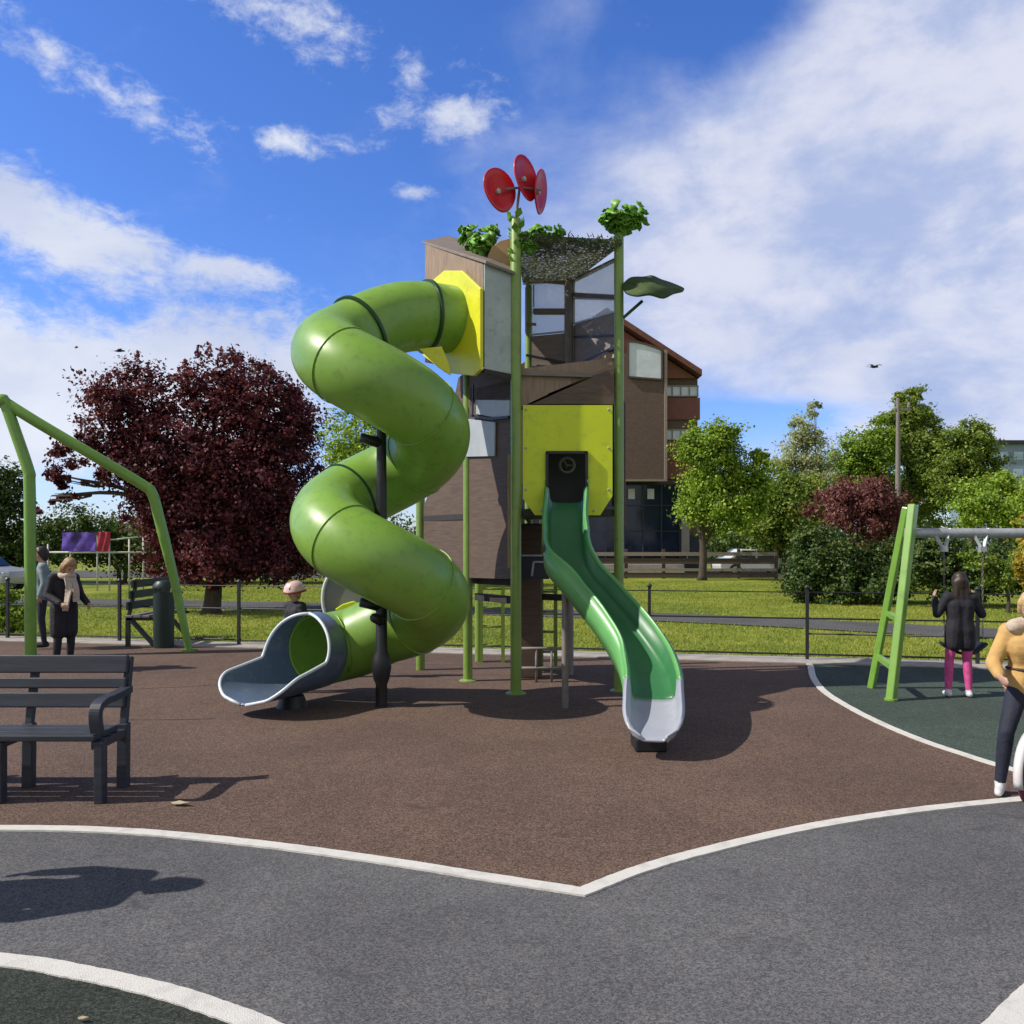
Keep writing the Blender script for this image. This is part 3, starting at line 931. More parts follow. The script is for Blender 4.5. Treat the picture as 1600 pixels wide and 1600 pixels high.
# ------------------------------------------------------------------ the brick building behind
def building():
    Y = 45.0
    k = Y / F
    X = lambda px: (px - 800) * k
    Z = lambda py: CH + (HZ - py) * k
    root = empty('brick_building', (X(945), Y, 0), label='brown and red brick building with a pitched gable roof behind the play tower', cat='building')
    o = root.location
    def P(px, py, y=0.0):
        return Vector((X(px) - o.x, y, Z(py)))
    g0 = Z(905)
    zg = 0.0
    w = MB()
    w.prism([Vector((X(812) - o.x, 0, zg)), Vector((X(1090) - o.x, 0, zg)), P(1090, 594), P(945, 500), P(812, 592)], (0, 9, 0))
    w.build('wall', M['brick_brown'], root)
    for (a, b_) in ((622, 656), (690, 748)):
        f = MB()
        f.prism([P(1034, a, -0.12), P(1093, a, -0.12), P(1093, b_, -0.12), P(1034, b_, -0.12)], (0, 0.117, 0))
        f.build('spandrel', M['brick_red'], root)
    for (a, b_) in ((603, 620), (671, 688)):
        win = MB()
        win.prism([P(1036, a, -0.06), P(1091, a, -0.06), P(1091, b_, -0.06), P(1036, b_, -0.06)], (0, 0.057, 0))
        wo = win.build('window', M['glass_pale'], root)
        fr = MB()
        for t in range(5):
            px = 1037 + t * 13.2
            fr.bar(P(px, a, -0.09), P(px, b_, -0.09), 0.06, 0.06)
        for py in (a + 0.6, b_ - 0.6):
            fr.bar(P(1036, py, -0.1), P(1091, py, -0.1), 0.07, 0.05)
        fr.build('window_frame', M['concrete'], wo)
    roof = MB()
    for (pa, pb) in (((945, 497), (1091, 592)), ((945, 497), (805, 590))):
        a, c = P(*pa), P(*pb)
        up = Vector((0, 0, 0.32))
        roof.prism([a + Vector((0, -0.9, 0)), c + Vector((0, -0.9, 0)), c + Vector((0, -0.9, 0)) + up, a + Vector((0, -0.9, 0)) + up], (0, 11.5, 0))
    roof.build('roof', M['roof'], root)
    gb = MB()
    gb.prism([P(945, 500, -0.25), P(1086, 592, -0.25), P(812, 592, -0.25)], (0, 0.247, 0))
    gb.build('gable', M['gable'], root)
    bay = MB()
    bay.prism([P(900, 752, -1.3), P(1031, 752, -1.3), P(1031, 560, -1.3), P(900, 560, -1.3)], (0, 1.297, 0))
    bay.build('bay', M['brick_brown'], root)
    tr = MB()
    tr.bar(P(1033, 752, -1.33), P(1033, 556, -1.33), 0.12, 0.14)
    tr.bar(P(900, 753.5, -1.33), P(1035, 753.5, -1.33), 0.14, 0.1)
    tr.build('bay_trim', M['timber_pale'], root)
    arc = [P(976, 597, -1.36), P(1027, 601, -1.36), P(1027, 556, -1.36)] + [P(1027 - 51 * t / 6, 556 - 13 * math.sin(math.pi * 0.5 * t / 6), -1.36) for t in range(1, 7)]
    bw = MB()
    bw.prism(arc, (0, 0.057, 0))
    bwo = bw.build('bay_window', M['glass_pale'], root)
    bf = MB()
    for i in range(len(arc)):
        bf.bar(arc[i] + Vector((0, -0.02, 0)), arc[(i + 1) % len(arc)] + Vector((0, -0.02, 0)), 0.09, 0.09)
    bf.build('window_frame', M['timber'], bwo)
    gl = MB()
    gl.prism([P(815, 905, -0.05), P(1062, 905, -0.05), P(1062, 757, -0.05), P(815, 757, -0.05)], (0, 0.047, 0))
    glo = gl.build('shopfront_glazing', M['glass_dark'], root)
    fr = MB()
    for px in range(830, 1064, 29):
        fr.bar(P(px, 905, -0.09), P(px, 757, -0.09), 0.08, 0.08)
    for py in (757, 790, 830, 868):
        fr.bar(P(815, py, -0.085), P(1062, py, -0.085), 0.07, 0.07)
    fr.build('glazing_frame', M['navy'], glo)
    for px in (986, 1016):
        nt = MB()
        nt.box(P(px, 772, -0.16), (0.36, 0.02, 0.55))
        nt.build('notice', M['paper'], glo)
    sp = MB()
    sp.box(P(1070, 818, -0.1), (0.42, 0.197, 3.4))
    sp.box(P(1064, 800, -0.13), (0.9, 0.05, 0.09))
    sp.build('door_surround', M['concrete'], root)
    dr = MB()
    dr.box(P(1081, 868, -0.04), (0.9, 0.07, 2.2))
    do = dr.build('door', M['navy'], root)
    hd = MB()
    hd.bar(P(1073, 868, -0.12), P(1073, 876, -0.12), 0.05, 0.05)
    hd.build('handle', M['galv'], do)
    pl = MB()
    pl.prism([P(815, 905, -2.2), P(1062, 905, -2.2), P(1062, 893, -2.2), P(815, 893, -2.2)], (0, 2.1, 0))
    pl.prism([P(815, 893, -1.2), P(1062, 893, -1.2), P(1062, 881, -1.2), P(815, 881, -1.2)], (0, 1.1, 0))
    pl.build('steps', M['concrete'], root)


building()

# timber fence before the building
def timber_fence():
    Y = 41.0
    k = Y / F
    root = empty('timber_fence', ((1000 - 800) * k, Y, 0), label='dark timber rail fence on the far edge of the lawn before the brick building', cat='fence')
    x0, x1 = (740 - 1000) * k, (1213 - 1000) * k
    for z0, z1, m, pr in ((1.12, 1.3, 'timber_pale', 0.05), (0.72, 1.0, 'timber', 0.0), (0.36, 0.5, 'timber_pale', 0.03), (0.05, 0.3, 'timber', 0.0)):
        b = MB()
        b.box(((x0 + x1) / 2, -0.05 - pr, (z0 + z1) / 2), (x1 - x0, 0.05, z1 - z0))
        b.build('rail', M[m], root)
    x = x1
    while x > x0:
        b = MB()
        b.box((x, 0.02, 0.72), (0.16, 0.09, 1.46))
        b.build('post', M['timber'], root, bevel=0.01)
        x -= 1.85
    return root


timber_fence()

# ------------------------------------------------------------------ parked cars
def car(name, label, loc, rz, paint, group):
    root = empty(name, loc, rz, label=label, cat='car', group=group)
    prof = [(-2.05, 0.32), (2.05, 0.32), (2.1, 0.55), (2.02, 0.78), (1.15, 0.92), (0.55, 1.38), (-0.95, 1.42), (-1.55, 0.98), (-2.05, 0.88), (-2.1, 0.55)]
    b = MB()
    b.prism([(x, -0.83, z) for x, z in prof], (0, 1.66, 0))
    b.build('body', M[paint], root, bevel=0.05)
    for sy in (-0.842, 0.822):
        g = MB()
        g.prism([(1.0, sy, 0.93), (0.52, sy, 1.31), (-0.12, sy, 1.34), (-0.12, sy, 0.94)], (0, 0.02, 0))
        g.prism([(-0.22, sy, 0.94), (-0.22, sy, 1.34), (-0.9, sy, 1.33), (-1.35, sy, 0.98)], (0, 0.02, 0))
        g.build('window', M['glass_dark'], root)
    g = MB()
    g.prism([(1.165, -0.7, 0.935), (0.585, -0.66, 1.365), (0.585, 0.66, 1.365), (1.165, 0.7, 0.935)], (0.02, 0, 0.03))
    g.build('windscreen', M['glass_dark'], root)
    for x in (-1.3, 1.3):
        for y in (-0.78, 0.78):
            t = MB()
            t.lathe([(0.2, -0.11), (0.31, -0.1), (0.33, 0), (0.31, 0.1), (0.2, 0.11)], (x, y, 0.335), 20, axis=Matrix.Rotation(R(90), 3, 'X'))
            to = t.build('wheel', M['tyre'], root, smooth=True, auto=40)
            t = MB()
            t.lathe([(0.19, -0.125), (0.06, -0.135), (0.06, 0.135), (0.19, 0.125)], (x, y, 0.335), 14, axis=Matrix.Rotation(R(90), 3, 'X'))
            t.build('rim', M['galv'], to)
    for y in (-0.62, 0.62):
        t = MB()
        t.box((2.06, y, 0.68), (0.1, 0.3, 0.14))
        t.build('headlight', M['glass_pale'], root, bevel=0.02)
    return root


car('parked_car', 'white parked car half hidden behind the end of the timber fence', at(1178, 850, 44) * Vector((1, 1, 0)).x if False else Vector(((1178 - 800) / F * 44, 44, 0.02)), R(4), 'car_white', 'cars parked along the road')
car('parked_car', 'silver parked car glimpsed behind the evergreen at the left edge', Vector(((-55 - 800) / F * 29, 29, 0)), R(-8), 'car_silver', 'cars parked along the road')

# ------------------------------------------------------------------ mast, birds
Ym = 46
b = MB()
r0 = empty('tall_mast', ((1403 - 800) / F * Ym, Ym, 0), label='tall thin grey-brown mast rising before the pointed tree', cat='mast')
b.tube([(0, 0, -0.1), (0, 0, 5), (0, 0, CH + (HZ - 622) / F * Ym)], [0.17, 0.14, 0.09], 10)
b.build('pole', M['grey_post'], r0, smooth=True, auto=40)
b = MB()
b.box((0.25, 0, CH + (HZ - 640) / F * Ym), (0.9, 0.14, 0.12))
b.lathe([(0.05, 0), (0.09, 0.05), (0.09, 0.25), (0.03, 0.34)], (0.6, 0, CH + (HZ - 640) / F * Ym + 0.06), 8)
b.build('crossarm', M['grey_post'], r0)


def bird(label, p, s):
    b = MB()
    p = Vector(p)
    body = [(-0.20, 0, 0.0), (-0.1, 0, 0.01), (0.0, 0, 0.02), (0.12, 0, 0.03), (0.19, 0, 0.035), (0.24, 0, 0.02)]
    b.tube([Vector(q) * s for q in body], [0.005 * s, 0.035 * s, 0.055 * s, 0.04 * s, 0.035 * s, 0.006 * s], 8)
    for sy in (-1, 1):
        w = [(0.08, sy * 0.03, 0.03), (0.10, sy * 0.2, 0.12), (0.02, sy * 0.42, 0.08), (-0.04, sy * 0.2, 0.09), (-0.06, sy * 0.03, 0.03)]
        b.prism([Vector(q) * s for q in w], (0, 0, 0.008 * s))
    b.prism([Vector(q) * s for q in ((-0.17, -0.02, 0), (-0.17, 0.02, 0), (-0.32, 0.06, 0), (-0.32, -0.06, 0))], (0, 0, 0.008 * s))
    o = b.build('bird', M['black'], smooth=False, loc=p)
    o.rotation_euler = (R(12), 0, R(20))
    tag(o, label, 'bird', 'birds in the sky')


bird('small dark bird flying in the cloudy sky above the tall mast', at(1365, 574, 38), 1.15)
bird('small dark bird above the top of the purple tree', at(186, 549, 30), 0.85)

# ------------------------------------------------------------------ park fence on the lawn edge
def park_fence():
    off = 0.35
    root = empty('park_fence', tuple(edge(0, off)), math.atan2(ed.y, ed.x), label='low dark metal park fence along the pale kerb before the lawn', cat='fence')
    s0, s1 = -9.0, 20.0
    for z, r in ((1.0, 0.008), (0.62, 0.012), (0.40, 0.012), (0.1, 0.014)):
        b = MB()
        if z == 0.40:
            b.tube([(10.9, 0, z), (s1, 0, z)], r, 8)
        else:
            b.tube([(s0, 0, z), (s1, 0, z)], r, 8)
        b.build('rail', M['fence'], root, smooth=True)
    s = 10.9 - 2.26 * 8
    while s < s1:
        b = MB()
        b.box((s, 0, 0.53), (0.045, 0.045, 1.06))
        b.lathe([(0.04, 0), (0.045, 0.015), (0.02, 0.045)], (s, 0, 1.06), 10)
        b.build('post', M['fence'], root)
        s += 2.26
    return root


park_fence()

# white railing with banners far left
def railing():
    Y = 30
    k = Y / F
    root = empty('white_railing', ((180 - 800) * k, Y, 0), label='white pipe railing with square bays under the purple tree', cat='railing')
    def P(px, py):
        return Vector(((px - 180) * k, 0, CH + (HZ - py) * k))
    b = MB()
    b.tube([P(60, 863), P(262, 863)], 0.035, 8)
    b.build('rail', M['rail_white'], root, smooth=True)
    b = MB()
    b.tube([P(150, 844), P(178, 843), P(225, 838)], 0.028, 8)
    b.build('rail', M['rail_white'], root, smooth=True)
    for px, top in ((152, 836), (171, 833), (202, 842), (224, 838), (110, 842), (75, 850), (255, 850)):
        b = MB()
        b.tube([Vector((P(px, 850).x, 0, 0)), P(px, top)], 0.03, 8)
        b.build('post', M['rail_white'], root, smooth=True)
    for nm, x0, x1, y0, y1, m, lab in (('banner', 98, 151, 832, 861, 'purple', 'purple and blue banner tied to the white railing'),
                                       ('banner', 153, 173, 831, 861, 'redcloth', 'narrow red banner tied beside the purple one on the railing')):
        b = MB()
        nx, nz = 10, 6
        vs, fs = [], []
        for side in (0, 1):
            for i in range(nx + 1):
                for j in range(nz + 1):
                    px = x0 + (x1 - x0) * i / nx
                    py = y0 + (y1 - y0) * j / nz
                    p = P(px, py) + root.location
                    p.y += -0.06 + 0.012 * side + 0.03 * math.sin(i * 1.3 + j * 0.8)
                    vs.append(p)
        st = (nx + 1) * (nz + 1)
        for i in range(nx):
            for j in range(nz):
                a = i * (nz + 1) + j
                fs.append((a, a + 1, a + nz + 2, a + nz + 1))
                fs.append((a + st, a + st + nz + 1, a + st + nz + 2, a + st + 1))
        b.add(vs, fs)
        tag(b.build(nm, M[m], smooth=True), lab, 'banner', 'banners on the railing')


railing()

# ------------------------------------------------------------------ the play tower
def play_tower():
    T = empty('play_tower', (0.6, 10.2, 0), label='tall green and brown play tower with spiral tube slide, open slide and red flower rotor', cat='play tower')
    O = Vector((0.6, 10.2, 0))
    def W(px, py, Y):
        return at(px, py, Y) - O
    def G(px, Y, z):
        return Vector(((px - 800) / F * Y, Y, z)) - O

    def plate(name, pts, Y, th, m, parent=T, bevel=0.004, ext=None, back=True):
        """pts: (px, py) at one distance or (px, py, Y)"""
        q = [W(p[0], p[1], p[2] if len(p) > 2 else Y) for p in pts]
        nr = (q[1] - q[0]).cross(q[2] - q[0]).normalized()
        if nr.y < 0:
            nr = -nr
        b = MB()
        b.prism(q, ext or nr * th)
        return b.build(name, M[m], parent, bevel=bevel)

    # posts
    posts = [(806, 9.42, 5.38, 0.062), (967, 9.6, 5.28, 0.056), (731, 10.3, 4.75, 0.058), (657, 11.2, 4.0, 0.06), (748, 12.0, 2.3, 0.055), (889, 10.8, 5.12, 0.06), (826, 10.95, 5.1, 0.05)]
    for i, (px, Y, h, r) in enumerate(posts):
        b = MB()
        x = G(px, Y, 0)
        zs = [0.0, 0.01, h - 0.02, h]
        b.lathe([(r * 1.0, 0), (r, 0.02), (r, h - 0.03), (r * 0.85, h)], x, 14)
        b.build('post', M['grey_post' if i in (5,) else 'post'], T, smooth=True, auto=40)
        if i < 3:
            b = MB()
            b.lathe([(r * 1.9, 0.0), (r * 1.9, 0.012), (r * 1.15, 0.03)], x + Vector((0, 0, 0.002)), 14)
            b.build('post_foot', M['post'], T)
    # bleached strips beside the posts
    b = MB(); b.bar(G(797, 9.5, 0.9 + 0.52), G(797, 9.5, 2.72), 0.055, 0.055); b.build('post_strip', M['post_tan'], T, bevel=0.008)
    b = MB(); b.bar(G(974, 9.66, 1.9), G(974, 9.66, 3.35), 0.05, 0.05); b.build('post_strip', M['brown'], T, bevel=0.008)

    # decks
    def slab(name, pts, z, th, m):
        b = MB()
        b.prism([Vector((p[0], p[1], z)) - O for p in pts], (0, 0, th))
        return b.build(name, M[m], T, bevel=0.006)
    x1, x2 = (806 - 800) / F * 9.42, (967 - 800) / F * 9.6
    plan = [(x1, 9.46), (x2, 9.62), ((897 - 800) / F * 10.8, 10.78), ((820 - 800) / F * 10.95, 10.95)]
    left = [(x1 - 0.03, 9.5), ((731 - 800) / F * 10.3, 10.28), ((657 - 800) / F * 11.2, 11.2), (0.0, 11.3)]
    slab('deck', plan, 2.02, 0.08, 'deck')
    slab('deck', left, 2.0, 0.08, 'deck')
    slab('deck', plan, 3.62, 0.06, 'greybrown')

    # lime front panel with the slide opening
    lp = [(817, 633), (957, 633), (957, 775), (938, 805), (836, 805), (817, 779)]
    hole = [(853, 712), (857, 705), (913, 705), (918, 712), (918, 790), (853, 790)]
    Yp = 9.45
    pm = MB()
    for poly in ([(817, 633), (957, 633), (957, 705), (817, 705)], [(817, 705.0), (853, 705.0), (853, 805), (836, 805), (817, 779)],
                 [(918, 705.0), (957, 705.0), (957, 775), (938, 805), (918, 805)]):
        pm.prism([W(p[0], p[1], Yp) for p in poly], (0, 0.035, 0))
    me_o = pm.build('front_panel', M['lime'], T)
    md = me_o.modifiers.new('weld', 'WELD'); md.merge_threshold = 0.001
    bt = MB()
    for px, py in ((822, 640), (951, 640), (822, 700), (951, 700), (822, 765), (951, 765), (846, 798), (928, 798)):
        bt.lathe([(0.014, 0), (0.014, 0.006), (0.008, 0.01)], W(px, py, Yp), 8, axis=Matrix.Rotation(R(90), 3, 'X'))
    bt.build('bolt', M['galv'], me_o)
    # dark surround of the opening
    sb = MB()
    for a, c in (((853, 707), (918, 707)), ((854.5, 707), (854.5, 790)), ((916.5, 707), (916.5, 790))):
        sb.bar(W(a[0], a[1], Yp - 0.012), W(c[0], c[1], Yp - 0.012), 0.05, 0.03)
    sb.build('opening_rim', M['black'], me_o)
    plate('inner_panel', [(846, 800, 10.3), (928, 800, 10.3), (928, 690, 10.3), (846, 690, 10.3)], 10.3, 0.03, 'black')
    # round steering wheel on the wall inside
    wv = MB()
    cw = W(886, 727, 9.85)
    wv.tube([cw + Vector((math.cos(a) * 0.085, 0, math.sin(a) * 0.085)) for a in [2 * math.pi * i / 20 for i in range(20)]], 0.016, 8, closed=True)
    wv.tube([cw + Vector((0.085, 0, 0)), cw, cw + Vector((-0.05, 0, 0.07))], 0.01, 6)
    wv.tube([cw, cw + Vector((0, 0.5, 0))], 0.015, 6)
    wv.build('play_wheel', M['grey_post'], T, smooth=True)

    # brown boards behind and above the lime panel
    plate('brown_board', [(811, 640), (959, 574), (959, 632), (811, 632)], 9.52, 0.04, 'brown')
    plate('fascia_board', [(808, 581, 9.5), (893, 583, 10.2), (974, 541, 9.74), (974, 562, 9.70), (806, 640, 9.50)], 9.5, 0.035, 'brown_pale')
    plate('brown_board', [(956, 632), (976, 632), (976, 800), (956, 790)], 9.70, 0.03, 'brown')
    # cabin balustrades (back and right sides)
    plate('balustrade', [(822, 526, 10.92), (884, 520, 10.82), (884, 574, 10.82), (822, 572, 10.92)], 0, 0.03, 'greybrown')
    plate('balustrade', [(896, 508, 10.78), (966, 487, 9.68), (966, 545, 9.68), (896, 575, 10.78)], 0, 0.03, 'greybrown')
    rl = MB(); rl.bar(W(897, 526, 10.74), W(966, 523, 9.66), 0.02, 0.02); rl.bar(W(822, 555, 10.86), W(884, 567, 10.78), 0.025, 0.03); rl.bar(W(897, 574, 10.72), W(966, 540, 9.64), 0.03, 0.035); rl.build('trim_rail', M['black'], T)
    rl = MB(); rl.bar(W(896, 461, 10.78), W(968, 465, 9.68), 0.05, 0.05); rl.build('handrail', M['brown'], T)
    rl = MB(); rl.bar(W(896, 437, 10.78), W(968, 402, 9.68), 0.03, 0.03); rl.build('handrail', M['greybrown'], T)
    rl = MB(); rl.bar(W(833, 487, 10.9), W(886, 487, 10.82), 0.1, 0.07); rl.build('handrail', M['greybrown'], T, bevel=0.02)
    rl = MB(); rl.bar(W(820, 436, 10.9), W(884, 442, 10.84), 0.04, 0.05); rl.bar(W(834, 445, 10.9), W(834, 480, 10.9), 0.015, 0.015); rl.bar(W(822, 506, 10.9), W(838, 507, 10.9), 0.03, 0.03); rl.build('window_rail', M['greybrown'], T)
    for pts in ([(823, 438, 10.92), (884, 444, 10.83), (884, 518, 10.83), (823, 524, 10.92)], [(897, 440, 10.77), (965, 406, 9.70), (965, 462, 9.70), (897, 458, 10.77)], [(897, 466, 10.77), (965, 468, 9.70), (965, 486, 9.70), (897, 506, 10.77)]):
        mp = plate('mesh_panel', pts, 0, 0.006, 'mesh', bevel=0)
        fr = MB()
        q = [W(*p) for p in pts]
        for i in range(4):
            fr.bar(q[i], q[(i + 1) % 4], 0.022, 0.022)
        fr.build('panel_frame', M['pale_panel'], mp)
    # flat mossy roof over the cabin, seen from below
    roof = MB()
    zr = 5.12
    roof.prism([Vector((p[0], p[1], zr)) - O for p in [(x1, 9.38), (x2 + 0.03, 9.52), ((897 - 800) / F * 10.8, 10.86), ((817 - 800) / F * 11.0, 11.0)]], (0, 0, 0.07))
    ro = roof.build('roof', M['canopy'], T, bevel=0.01)
    # ragged moss strands along the roof's front edge
    ms = MB()
    for i in range(160):
        t = random.random()
        p = Vector((x1 + (x2 - x1) * t, 9.38 + 0.14 * t - 0.012, zr + random.uniform(-0.02, 0.09))) - O
        d = Vector((random.uniform(-0.06, 0.06), random.uniform(-0.03, 0.0), random.uniform(-0.07, 0.05)))
        ms.tube([p, p + d], [0.008, 0.003], 4)
    ms.build('roof_moss', M['leafdark'], ro)

    # upper left box that the tube leaves from
    A, Bc, Cc = (757, 9.3), (803, 9.42), (664, 10.35)       # near corner, right corner, far left corner
    yA = lambda py, Y=9.3: py
    plate('side_panel', [(757, 411, 9.3), (802, 428, 9.4), (802, 585, 9.4), (757, 576, 9.3)], 0, 0.03, 'greygreen')
    plate('side_panel', [(664, 382, 10.35), (755, 411, 9.33), (755, 574, 9.33), (664, 560, 10.35)], 0, 0.03, 'brown_pale')
    rf = MB()
    tp = [W(660, 381, 10.4), W(759, 412, 9.24), W(806, 430, 9.36), W(806, 405, 10.6), W(700, 372, 11.2)]
    rf.prism(tp, (0, 0, 0.035))
    rf.build('box_roof', M['greybrown'], T, bevel=0.006)
    fl = MB()
    fl.prism([W(664, 560, 10.35), W(757, 576, 9.3), W(803, 586, 9.4), W(803, 586, 10.6)], (0, 0, -0.05))
    fl.build('box_floor', M['deck'], T)
    # yellow octagon round the tube entrance
    uo = W(664, 480, 10.3); vo_ = W(757, 480, 9.28)
    ax = (vo_ - uo)
    axn = ax.normalized()
    nrm = Vector((axn.y, -axn.x, 0))
    if nrm.y > 0:
        nrm = -nrm
    Lx = ax.length
    q = []
    for (t, py) in ((0.02, 452), (0.40, 424), (0.70, 424), (0.99, 452), (0.99, 578), (0.88, 588), (0.42, 583), (0.02, 556)):
        Yq = 10.3 + (9.28 - 10.3) * t
        base = uo + ax * t
        q.append(Vector((base.x, base.y, at(0, py, Yq).z)) + nrm * 0.05)
    ob = MB(); ob.prism(q, -nrm * 0.045)
    ob.build('entrance_panel', M['yellow'], T, bevel=0.006)
    plate('yellow_bracket', [(655, 545), (690, 541), (702, 570), (704, 586), (684, 573)], 9.36, 0.04, 'yellow')

    # tan hump, leaves and big leaf
    hp = [(762, 425), (762, 400), (768, 386), (780, 376), (795, 372), (806, 376), (806, 432)]
    plate('tan_panel', hp, 9.62, 0.04, 'tan', bevel=0.01)

    def ruffle(name, c, rx, ry, h, seed, m='leafpl'):
        """a crinkled head of small cupped round leaves"""
        rs = random.Random(seed)
        b = MB()
        cnt = int(90 * (rx / 0.25))
        for i in range(cnt):
            a = rs.uniform(0, 6.283)
            t = math.sqrt(rs.random())
            ctr = c + Vector((rx * t * math.cos(a), ry * t * math.sin(a), h * (0.55 * t - 0.3 + rs.uniform(-0.3, 0.42))))
            out = Vector((math.cos(a) * t, math.sin(a) * t, rs.uniform(0.0, 0.9))) + Vector((rs.uniform(-0.5, 0.5), rs.uniform(-0.5, 0.5), rs.uniform(-0.2, 0.5)))
            out.normalize()
            u = out.orthogonal().normalized()
            v = out.cross(u)
            r = rs.uniform(0.035, 0.07) * (0.7 + rx)
            N = 9
            vs = [ctr - out * r * 0.3]
            for k in range(N):
                an = 2 * math.pi * k / N
                w = 1 + 0.18 * math.sin(3 * an + i)
                vs.append(ctr + (u * math.cos(an) + v * math.sin(an)) * r * w + out * r * 0.22 * math.sin(4 * an + i))
            b.add(vs, [(0, 1 + k, 1 + (k + 1) % N) for k in range(N)])
        b.tube([c + Vector((0, 0, -h * 0.75)), c + Vector((0, 0, h * 0.1))], [0.045, 0.03], 8)
        o = b.build(name, M[m], T, smooth=True)
        s = o.modifiers.new('solid', 'SOLIDIFY'); s.thickness = 0.008
        return o
    ruffle('leaf_crown', W(973, 346, 9.6), 0.27, 0.27, 0.20, 3)
    ruffle('leaf_crown', W(972, 352, 9.6), 0.19, 0.19, 0.16, 8)
    ruffle('leaf_crown', W(747, 378, 9.9), 0.24, 0.2, 0.30, 5)
    ruffle('leaf_crown', W(752, 384, 9.7), 0.15, 0.15, 0.22, 6)
    ruffle('leaf_crown', W(848, 371, 9.75), 0.24, 0.2, 0.14, 11)
    ruffle('leaf_crown', W(826, 380, 9.5), 0.12, 0.12, 0.16, 12)
    # leaves wrapped round the front post top
    lw = MB()
    rs = random.Random(4)
    pc = G(806, 9.42, 0)
    for i in range(34):
        z = rs.uniform(4.85, 5.42)
        a = rs.uniform(0, 6.28)
        p = pc + Vector((0.06 * math.cos(a), 0.06 * math.sin(a), z))
        out = Vector((math.cos(a), math.sin(a), 0))
        s_ = rs.uniform(0.05, 0.1)
        t = Vector((-math.sin(a), math.cos(a), 0))
        lw.add([p, p + t * s_ * 0.45 + out * s_ * 0.3 + Vector((0, 0, s_ * 0.5)), p + out * s_ * 0.65 + Vector((0, 0, s_)), p - t * s_ * 0.45 + out * s_ * 0.3 + Vector((0, 0, s_ * 0.5))], [(0, 1, 2, 3)])
    lo = lw.build('leaf_wrap', M['leafpl'], T)
    s_ = lo.modifiers.new('solid', 'SOLIDIFY'); s_.thickness = 0.008
    # big dark leaf pointing right
    outl = [(972, 447, 0.0), (985, 437, 0.1), (1005, 436, 0.22), (1018, 434, 0.28), (1032, 440, 0.3), (1050, 446, 0.3), (1068, 455, 0.25), (1052, 460, -0.05), (1036, 467, -0.22), (1015, 462, -0.3), (995, 464, -0.26), (978, 459, -0.08)]
    c0 = W(1018, 451, 9.55)
    vs = [W(q.x, q.y, 9.55 + q.z) for q in catmull(outl + [outl[0]], 4)[:-1]]
    lf = MB()
    ctop = c0 + Vector((0, 0, 0.035))
    nn = len(vs)
    lf.add([ctop] + vs, [(0, 1 + i, 1 + (i + 1) % nn) for i in range(nn)])
    bl = lf.build('big_leaf', M['leafdark'], T, smooth=True)
    s_ = bl.modifiers.new('solid', 'SOLIDIFY'); s_.thickness = 0.03
    st = MB(); st.bar(W(970, 500, 9.6), W(1004, 470, 9.55), 0.03, 0.03); st.build('leaf_stem', M['leafdark'], T)

    # red flower rotor above the front post
    hub = W(812, 293, 9.42)
    hb = MB()
    hb.tube([G(806, 9.42, 5.36), G(808, 9.42, 5.5), hub], [0.02, 0.016, 0.014], 8)
    hb.tube([W(790, 296, 9.3), hub, W(846, 297, 9.5)], 0.014, 8)
    ro_ = hb.build('rotor_shaft', M['grey_post'], T, smooth=True)
    for (px, py, Y, rw, rh, yaw, tilt) in ((781, 297, 9.28, 0.21, 0.245, 38, -6), (822, 278, 9.42, 0.20, 0.26, 52, -8), (845, 300, 9.55, 0.18, 0.25, 70, 6)):
        c = W(px, py, Y)
        rot = Matrix.Rotation(R(tilt), 3, 'Y') @ Matrix.Rotation(R(yaw), 3, 'Z')
        prof = [(0.0, 0.055), (0.4, 0.04), (0.75, 0.015), (1.0, -0.01)]
        vs, fs = [c + rot @ Vector((0, 0.05, 0))], []
        N = 28
        for (t, dep) in prof[1:]:
            for k in range(N):
                a = 2 * math.pi * k / N
                egg = 1 + 0.1 * math.sin(a) + 0.05 * math.cos(2 * a)
                vs.append(c + rot @ Vector((rw * t * math.cos(a) * egg, dep, rh * t * math.sin(a))))
        for k in range(N):
            fs.append((0, 1 + k, 1 + (k + 1) % N))
        for i in range(2):
            for k in range(N):
                fs.append((1 + i * N + k, 1 + (i + 1) * N + k, 1 + (i + 1) * N + (k + 1) % N, 1 + i * N + (k + 1) % N))
        pb = MB(); pb.add(vs, fs)
        po = pb.build('rotor_cup', M['red'], T, smooth=True)
        s_ = po.modifiers.new('solid', 'SOLIDIFY'); s_.thickness = 0.016
        hbm = MB(); hbm.lathe([(0.03, -0.02), (0.03, 0.015), (0.012, 0.025)], c + rot @ Vector((0, 0.03, 0)), 10, axis=rot @ Matrix.Rotation(R(90), 3, 'X'))
        hbm.build('rotor_boss', M['rail_white'], po)

    # left lower side: boards and pale panels between the left posts
    def side(name, pts, m, th=0.03, fac=0, par=T):
        """panel between post 1 and post 3 (facet 0) or post 3 and post 4 (facet 1); pixels run along the facet"""
        a, c = ((800, 9.5), (731, 10.26)) if fac == 0 else ((731, 10.3), (657, 11.2))
        q = []
        for px, py in pts:
            t = (px - a[0]) / (c[0] - a[0])
            # perspective along the facet
            ia, ic = 1 / a[1], 1 / c[1]
            Y = 1 / (ia + (ic - ia) * t)
            q.append((px, py, Y))
        return plate(name, q, 0, th, m, parent=par, bevel=0.003)
    side('brown_board', [(733, 578), (800, 588), (800, 905), (733, 903)], 'brown')
    side('brown_board', [(662, 790), (668, 775), (680, 768), (706, 640), (716, 590), (729, 580), (729, 903), (662, 890)], 'brown', fac=1)
